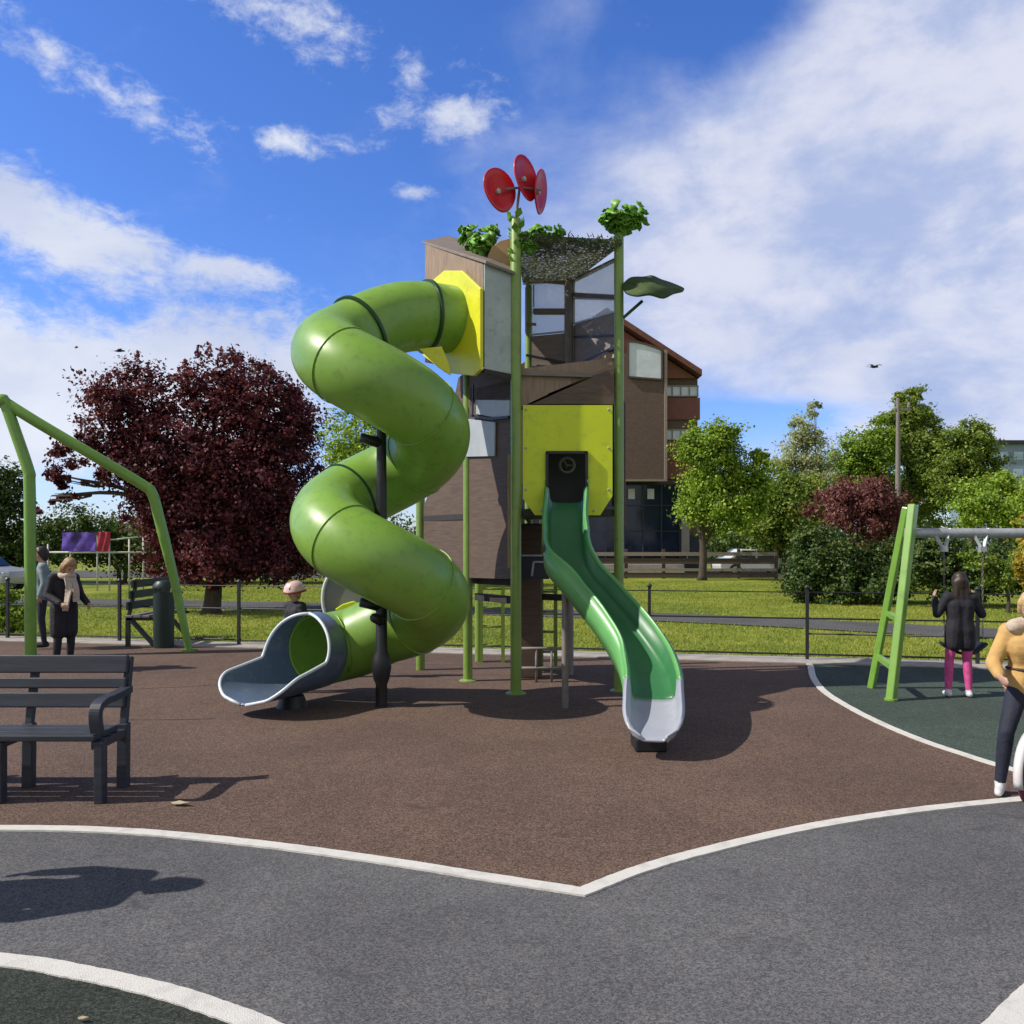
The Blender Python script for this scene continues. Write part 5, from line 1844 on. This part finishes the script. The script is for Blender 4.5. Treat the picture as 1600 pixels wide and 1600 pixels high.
def person(label, loc, rz, H, pose, top, legs, shoes, hair, hairstyle='short', coat=None, coat_len=0.0, extras=None, group=None):
    """a figure facing -Y; joints in metres for a 1.7 m body, scaled to H"""
    k = H / 1.7
    root = empty('person', loc, rz, label=label, cat='person', group=group)
    J = dict(head=(0, -0.02, 1.575), neck=(0, 0.0, 1.43), chest=(0, 0, 1.26), waist=(0, 0, 1.06), pelvis=(0, 0, 0.93),
             shl=(-0.165, 0.01, 1.37), shr=(0.165, 0.01, 1.37), ell=(-0.235, 0.03, 1.1), elr=(0.235, 0.03, 1.1), wrl=(-0.25, -0.05, 0.87), wrr=(0.25, -0.05, 0.87),
             hil=(-0.09, 0, 0.9), hir=(0.09, 0, 0.9), knl=(-0.1, -0.015, 0.49), knr=(0.1, -0.015, 0.49), anl=(-0.105, 0.03, 0.09), anr=(0.105, 0.03, 0.09))
    J.update(pose)
    J = {n: Vector(v) * k for n, v in J.items()}
    S, T_, Lg, Sh, E, Lp = 0, 1, 2, 3, 4, 5
    mats = [SKIN, top, legs, shoes, EYE, LIP]
    P = []
    def cone(a, b, ra, rb, m):
        P.append((Vector(a), Vector(b), ra * k, rb * k, m))
    hd = J['head']
    ud = (hd - J['neck']).normalized()
    fw = Vector(pose.get('face', (0, -1, 0))).normalized()
    fw = (fw - ud * fw.dot(ud)).normalized()
    sd = ud.cross(fw)
    def hp(x, f, u):
        return hd + (sd * x + fw * f + ud * u) * k
    cone(hp(0, -0.015, 0.04), hp(0, -0.005, 0.035), 0.088, 0.086, S)
    cone(hp(0, 0.02, -0.02), hp(0, 0.035, -0.075), 0.07, 0.042, S)
    cone(J['neck'] - ud * 0.03 * k, hd - ud * 0.05 * k, 0.052, 0.05, S)
    cone(hp(0, 0.082, 0.01), hp(0, 0.102, -0.022), 0.011, 0.015, S)
    for s in (-1, 1):
        cone(hp(s * 0.034, 0.077, 0.014), hp(s * 0.037, 0.077, 0.014), 0.008, 0.008, E)
        cone(hp(s * 0.086, -0.01, 0.015), hp(s * 0.09, -0.016, -0.02), 0.014, 0.012, S)
    cone(hp(-0.018, 0.078, -0.053), hp(0.018, 0.078, -0.053), 0.006, 0.006, Lp)
    # trunk
    for s in (-1, 1):
        o = Vector((s, 0, 0)) * k
        cone(J['chest'] + o * 0.065, J['waist'] + o * 0.05, 0.105, 0.092, T_)
        cone(J['waist'] + o * 0.05, J['pelvis'] + o * 0.06, 0.092, 0.105, T_)
    cone(J['shl'], J['shr'], 0.062, 0.062, T_)
    cone(J['neck'] - ud * 0.02 * k, J['chest'], 0.065, 0.11, T_)
    for sx, sh, el, wr in ((-1, 'shl', 'ell', 'wrl'), (1, 'shr', 'elr', 'wrr')):
        cone(J[sh], J[el], 0.056, 0.044, T_)
        cone(J[el], J[wr], 0.043, 0.03, T_)
        d = (J[wr] - J[el]).normalized()
        w = J[wr]
        side = Vector((sx, 0, 0))
        pl = (side - d * side.dot(d)).normalized()          # back of the hand
        ac = d.cross(pl).normalized()                         # across the palm
        if ac.y > 0:
            ac = -ac
        cone(w, w + d * 0.06 * k, 0.025, 0.02, S)
        for i, (f, ln) in enumerate(((-0.027, 0.062), (-0.009, 0.075), (0.009, 0.07), (0.027, 0.055))):
            r0 = w + (d * 0.055 + ac * f) * k
            m1 = r0 + (d * ln * 0.6 - pl * 0.008) * k
            m2 = m1 + (d * ln * 0.42 - pl * 0.022) * k
            cone(w + (d * 0.02 + ac * f * 0.7) * k, r0, 0.014, 0.011, S)
            cone(r0, m1, 0.0105, 0.0095, S)
            cone(m1, m2, 0.0095, 0.008, S)
        t0 = w + (d * 0.02 + ac * -0.03) * k
        t1 = t0 + (d * 0.035 - ac * 0.028 - pl * 0.01) * k
        t2 = t1 + (d * 0.03 - ac * 0.006 - pl * 0.014) * k
        cone(t0, t1, 0.013, 0.011, S)
        cone(t1, t2, 0.011, 0.009, S)
    for hi, kn, an in (('hil', 'knl', 'anl'), ('hir', 'knr', 'anr')):
        cone(J[hi], J[kn], 0.092, 0.06, Lg)
        cone(J[kn], J[kn].lerp(J[an], 0.35), 0.06, 0.058, Lg)
        cone(J[kn].lerp(J[an], 0.35), J[an], 0.058, 0.042, Lg)
        toe = Vector(pose.get('toe_' + an, (0, -1, 0))).normalized()
        cone(J[an] + Vector((0, 0, -0.045)) * k - toe * 0.035 * k, J[an] + Vector((0, 0, -0.052)) * k + toe * 0.05 * k, 0.04, 0.038, Sh)
        cone(J[an] + Vector((0, 0, -0.05)) * k + toe * 0.05 * k, J[an] + Vector((0, 0, -0.056)) * k + toe * 0.14 * k, 0.038, 0.031, Sh)
        cone(J[an], J[an] + Vector((0, 0, -0.04)) * k, 0.044, 0.04, Sh)
    blob_mesh('body', P, mats, root, 0.0095 * k)
    # hair
    if hairstyle:
        Hh = [(hp(0, -0.03, 0.065), hp(0, -0.005, 0.07), 0.09 * k, 0.085 * k, 0), (hp(0, -0.05, 0.02), hp(0, -0.045, -0.05), 0.085 * k, 0.07 * k, 0)]
        for s in (-1, 1):
            Hh.append((hp(s * 0.055, 0.01, 0.06), hp(s * 0.075, -0.01, -0.02), 0.045 * k, 0.03 * k, 0))
        if hairstyle == 'long':
            for s in (-1, 0, 1):
                Hh.append((hp(s * 0.05, -0.05, 0.0), hp(s * 0.075, -0.04, -0.26), 0.06 * k, 0.035 * k, 0))
        blob_mesh('hair', Hh, [hair], root, 0.012 * k, 3)
    if coat:
        Cc = []
        for s in (-1, 1):
            o = Vector((s, 0, 0)) * k
            Cc.append((J['chest'] + o * 0.07, J['waist'] + o * 0.055, 0.125 * k, 0.115 * k, 0))
            Cc.append((J['waist'] + o * 0.055, J['pelvis'] + o * 0.07, 0.115 * k, 0.13 * k, 0))
            if coat_len:
                lw = J['pelvis'] + Vector((s * 0.085, 0, -coat_len)) * k
                Cc.append((J['pelvis'] + o * 0.07, lw, 0.13 * k, 0.115 * k, 0))
        Cc.append((J['shl'], J['shr'], 0.078 * k, 0.078 * k, 0))
        Cc.append((J['neck'] - ud * 0.03 * k, J['chest'], 0.075 * k, 0.12 * k, 0))
        for sh, el, wr in (('shl', 'ell', 'wrl'), ('shr', 'elr', 'wrr')):
            Cc.append((J[sh], J[el], 0.072 * k, 0.06 * k, 0))
            Cc.append((J[el], J[el].lerp(J[wr], 0.88), 0.06 * k, 0.046 * k, 0))
        blob_mesh('coat', Cc, [coat], root, 0.012 * k, 4)
    if extras:
        extras(root, J, k, hp)
    return root


C = dict(
    black=mat('black_coat_cloth', (0.014, 0.013, 0.02), 0.8, 0.4, 9, bump=1.0, bscale=11),
    navy=mat('navy_cloth', (0.016, 0.02, 0.038), 0.8, 0.4, 9, bump=1.0, bscale=13),
    beige=mat('beige_knit', (0.52, 0.43, 0.35), 0.85, 0.15, 30, bump=0.6, bscale=120),
    tan=mat('tan_jacket_cloth', (0.52, 0.32, 0.11), 0.75, 0.2, 6, bump=1.0, bscale=11),
    greyblue=mat('grey_blue_cloth', (0.2, 0.26, 0.29), 0.8, 0.2, 8, bump=0.3),
    pink=mat('pink_legging', (0.55, 0.07, 0.25), 0.7, 0.3, 14),
    darkhair=mat('dark_brown_hair', (0.03, 0.018, 0.012), 0.5, 0.4, 40),
    fairhair=mat('light_brown_hair', (0.33, 0.2, 0.09), 0.5, 0.4, 40, bump=0.5, bscale=90),
    blond=mat('blond_hair', (0.5, 0.35, 0.16), 0.5, 0.3, 40, bump=0.5, bscale=90),
    white=mat('white_shoe', (0.62, 0.62, 0.62), 0.5, 0.1, 10),
    trim=mat('dark_brown_trim', (0.05, 0.03, 0.02), 0.7),
    fur=mat('cream_fur', (0.62, 0.5, 0.4), 0.95, 0.25, 60, bump=1.0, bscale=150),
)


def scarf_extra(root, J, k, hp):
    b = MB()
    nk = J['neck']
    ring = [nk + Vector((0.085 * math.cos(a), 0.085 * math.sin(a) - 0.01, 0.0 + 0.012 * math.sin(3 * a))) * k for a in [2 * math.pi * i / 18 for i in range(18)]]
    b.tube(ring, 0.045 * k, 10, closed=True)
    for dx, x1, ln in ((-0.05, -0.13, 0.5), (0.03, 0.035, 0.38)):
        p = catmull([nk + Vector((dx, -0.1, -0.02)) * k, nk + Vector((dx * 1.3, -0.17, -0.18)) * k, nk + Vector((x1, -0.19, -ln)) * k], 6)
        for i in range(len(p) - 1):
            b.bar(p[i], p[i + 1] + (p[i + 1] - p[i]) * 0.2, 0.09 * k, 0.022 * k)
    b.build('scarf', C['beige'], root, smooth=True, auto=40)


person('person in a black coat with long beige scarf and light hair behind the bench', Vector(((100 - 800) / F * 11.2, 11.2, 0.008)), R(58), 1.53,
       dict(head=(0, -0.14, 1.53), neck=(0, -0.07, 1.41), wrl=(-0.2, -0.28, 1.0), wrr=(0.22, -0.26, 0.98), elr=(0.25, 0.0, 1.12), ell=(-0.25, 0.0, 1.12), face=(0, -1, -0.6)),
       C['black'], C['black'], C['black'], C['fairhair'], 'long', C['black'], 0.36, scarf_extra)
person('person in a grey-blue top with dark hair half hidden behind the pale green swing post', Vector(((66 - 800) / F * 13.4, 13.4, 0.04)), R(-60), 1.6,
       dict(), C['greyblue'], C['navy'], C['black'], C['darkhair'], 'short', C['greyblue'], 0.05)


def helmet_extra(root, J, k, hp):
    hm = mat('pale_pink_helmet', (0.66, 0.46, 0.43), 0.35, 0.12, 4, coat=0.4)
    dr = mat('dark_red_band', (0.2, 0.025, 0.02), 0.5)
    up = (hp(0, 0, 1) - hp(0, 0, 0)).normalized()
    q = up.to_track_quat('Z', 'Y').to_matrix()
    b = MB()
    b.lathe([(0.135 * k, -0.01 * k), (0.178 * k, -0.005 * k), (0.172 * k, 0.03 * k), (0.155 * k, 0.085 * k), (0.12 * k, 0.135 * k), (0.065 * k, 0.165 * k), (0.005 * k, 0.175 * k)], hp(0, -0.015, 0.03), 26, axis=q)
    h = b.build('helmet', hm, root, smooth=True, auto=50)
    b = MB()
    b.tube([hp(0.172 * math.cos(a), 0.172 * math.sin(a) - 0.015, 0.028) for a in [2 * math.pi * i / 28 for i in range(28)]], 0.017 * k, 8, closed=True)
    for sx in (-0.075, 0.0, 0.075):
        b.tube([hp(sx, math.cos(a) * 0.155 - 0.015, 0.035 + math.sin(a) * (0.172 - abs(sx) * 0.5)) for a in [math.pi * (0.12 + 0.76 * i / 12) for i in range(13)]], 0.012 * k, 6)
    b.build('helmet_band', dr, h, smooth=True)


person('small child in dark clothes and a pale pink helmet behind the tube slide exit', Vector(((461 - 800) / F * 9.5, 9.5, 0.008)), R(-40), 1.22,
       dict(wrl=(-0.2, -0.2, 0.95), wrr=(0.2, -0.2, 0.95)), C['black'], C['navy'], C['black'], C['fairhair'], 'short', C['black'], 0.1, helmet_extra)

person('child in a dark coat and bright pink leggings facing away at the swing chains', Vector(((1500 - 800) / F * 9.2, 9.2, 0.012)), R(172), 1.36,
       dict(wrl=(-0.262, -0.2, 1.36), ell=(-0.29, -0.02, 1.14), wrr=(0.262, -0.2, 1.36), elr=(0.29, -0.02, 1.14), knl=(-0.1, -0.02, 0.49), knr=(0.13, -0.03, 0.49), anr=(0.16, 0.02, 0.09)),
       C['navy'], C['pink'], C['white'], C['darkhair'], 'long', C['black'], 0.2)


def tan_extra(root, J, k, hp):
    b = MB()
    for z0 in (0.0, 0.16):
        c = J['waist'] + Vector((0, 0, z0 - 0.05)) * k
        b.tube([c + Vector((0.185 * math.cos(a), 0.13 * math.sin(a), 0)) * k for a in [2 * math.pi * i / 24 for i in range(24)]], 0.012 * k, 6, closed=True)
    b.bar(J['chest'] + Vector((0, -0.132, 0.08)) * k, J['pelvis'] + Vector((0, -0.142, -0.05)) * k, 0.02 * k, 0.02 * k)
    b.build('jacket_trim', C['trim'], root, smooth=True)
    n = J['neck']
    blob_mesh('fur_hood', [(n + Vector((-0.12, -0.03, 0.0)) * k, n + Vector((0, 0.07, 0.02)) * k, 0.062 * k, 0.075 * k, 0), (n + Vector((0.12, -0.03, 0.0)) * k, n + Vector((0, 0.07, 0.02)) * k, 0.062 * k, 0.075 * k, 0)], [C['fur']], root, 0.012 * k, 2)


bikeX, bikeY = (1616 - 800) / F * 5.4, 5.4
person('child in a tan jacket with dark trousers riding the bike at the right edge', Vector(((1614 - 800) / F * 5.62, 5.62, 0.012)), R(-35), 1.42,
       dict(head=(0, -0.14, 1.5), neck=(0, -0.1, 1.36), chest=(0, -0.06, 1.2), shl=(-0.165, -0.07, 1.31), shr=(0.165, -0.07, 1.31), ell=(-0.27, -0.12, 1.05), elr=(0.26, -0.14, 1.05),
            wrl=(-0.2, -0.36, 0.98), wrr=(0.2, -0.36, 0.98), knl=(-0.17, -0.2, 0.52), anl=(-0.22, -0.12, 0.09), knr=(0.15, -0.16, 0.5), anr=(0.17, 0.0, 0.09)),
       C['tan'], C['navy'], C['white'], C['blond'], 'short', C['tan'], 0.14, tan_extra)


def bike():
    root = empty('child_bike', (bikeX, bikeY, 0.012), R(38), label='small white and maroon child bike cut by the right edge of the picture', cat='bike')
    maroon = mat('maroon_tyre', (0.16, 0.04, 0.055), 0.6, 0.2, 8)
    wh = mat('white_bike_paint', (0.7, 0.66, 0.66), 0.35, 0.05, 3, coat=0.3)
    r = 0.215
    for nm, y in (('front', 0.0), ('rear', 0.72)):
        c = Vector((y, 0, r + 0.012))
        b = MB(); b.tube([c + Vector((r * math.cos(a), 0, r * math.sin(a))) for a in [2 * math.pi * i / 36 for i in range(36)]], 0.026, 10, closed=True)
        w = b.build('wheel', maroon, root, smooth=True)
        b = MB()
        b.tube([c + Vector((0.17 * math.cos(a), 0, 0.17 * math.sin(a))) for a in [2 * math.pi * i / 30 for i in range(30)]], 0.012, 8, closed=True)
        for i in range(12):
            a = 2 * math.pi * i / 12
            b.tube([c, c + Vector((0.17 * math.cos(a), 0, 0.17 * math.sin(a)))], 0.003, 5)
        b.lathe([(0.022, -0.04), (0.022, 0.04)], c, 10, axis=Matrix.Rotation(R(90), 3, 'X'))
        b.build('rim', M['galv'], w, smooth=True)
        # mudguard
        arc = [R(200 - 10 * i) for i in range(18)] if nm == 'front' else [R(150 - 10 * i) for i in range(16)]
        vs, fs = [], []
        for a in arc:
            for (u, rr_) in ((-0.024, 0.248), (0, 0.257), (0.024, 0.248)):
                vs.append(c + Vector((rr_ * math.cos(a), u, rr_ * math.sin(a))))
        for i in range(len(arc) - 1):
            for kx in range(2):
                fs.append((i * 3 + kx, i * 3 + kx + 1, i * 3 + kx + 4, i * 3 + kx + 3))
        b = MB(); b.add(vs, fs)
        mg = b.build('mudguard', wh, root, smooth=True)
        s_ = mg.modifiers.new('solid', 'SOLIDIFY'); s_.thickness = 0.012
    z = r + 0.012
    b = MB()
    for s in (-0.045, 0.045):
        b.tube([(0, s, z), (0.06, s, z + 0.25), (0.1, s * 0.5, z + 0.33)], 0.014, 8)
    b.tube([(0.1, 0, z + 0.31), (0.15, 0, z + 0.48)], 0.02, 8)
    b.tube([(0.12, 0, z + 0.36), (0.4, 0, z + 0.12), (0.72, 0, z)], 0.022, 8)
    b.tube([(0.4, 0, z + 0.12), (0.5, 0, z + 0.34)], 0.02, 8)
    b.build('frame', wh, root, smooth=True)
    b = MB(); b.tube([(0.2, -0.22, z + 0.5), (0.15, -0.08, z + 0.48), (0.15, 0.08, z + 0.48), (0.2, 0.22, z + 0.5)], 0.013, 8); b.build('handlebar', M['black'], root, smooth=True)
    b = MB(); b.prism([(0.38, -0.03, z + 0.34), (0.42, -0.08, z + 0.34), (0.62, -0.08, z + 0.36), (0.62, 0.08, z + 0.36), (0.42, 0.08, z + 0.34), (0.38, 0.03, z + 0.34)], (0, 0, 0.05)); b.build('saddle', M['black'], root, bevel=0.015)


bike()
person('adult standing just past the left edge whose shadow falls across the grey path', Vector((-3.40, 3.86, 0.012)), R(-95), 1.72,
       dict(wrl=(-0.2, -0.3, 1.15), ell=(-0.27, -0.02, 1.12), wrr=(0.2, -0.3, 1.15), elr=(0.27, -0.02, 1.12)), C['navy'], C['navy'], C['black'], C['darkhair'], 'short', C['navy'], 0.1)

# ------------------------------------------------------------------ fallen leaves on the rubber
leafm = mat('dry_pale_leaf', (0.42, 0.34, 0.22), 0.8, 0.2, 30)
for (px, py, s, lab) in ((282, 1256, 0.07, 'pale dry leaf lying on the brown rubber in the shade of the dark bench'), (1050, 1102, 0.07, 'pale dry leaf lying right of the open slide'), (1192, 1098, 0.05, 'small pale dry leaf in the tower shadow near the curved white line'),
                         (130, 1592, 0.02, 'tiny pale leaf on the dark surface inside the white corner line')):
    p = gp(px, py, 0.018)
    b = MB()
    a = random.uniform(-0.4, 0.4)
    ca, sa = math.cos(a), math.sin(a)
    o2 = [(-1, 0, 0.0), (-0.4, 0.4, 0.12), (0.3, 0.35, 0.05), (1, 0.05, 0.2), (0.3, -0.3, 0.08), (-0.4, -0.35, 0.02)]
    b.prism([Vector(((x * ca - y * sa) * s, (x * sa + y * ca) * s, z * s)) for x, y, z in o2], (0, 0, 0.004))
    tag(b.build('fallen_leaf', leafm, loc=p), lab, 'leaf', 'dry leaves on the ground')
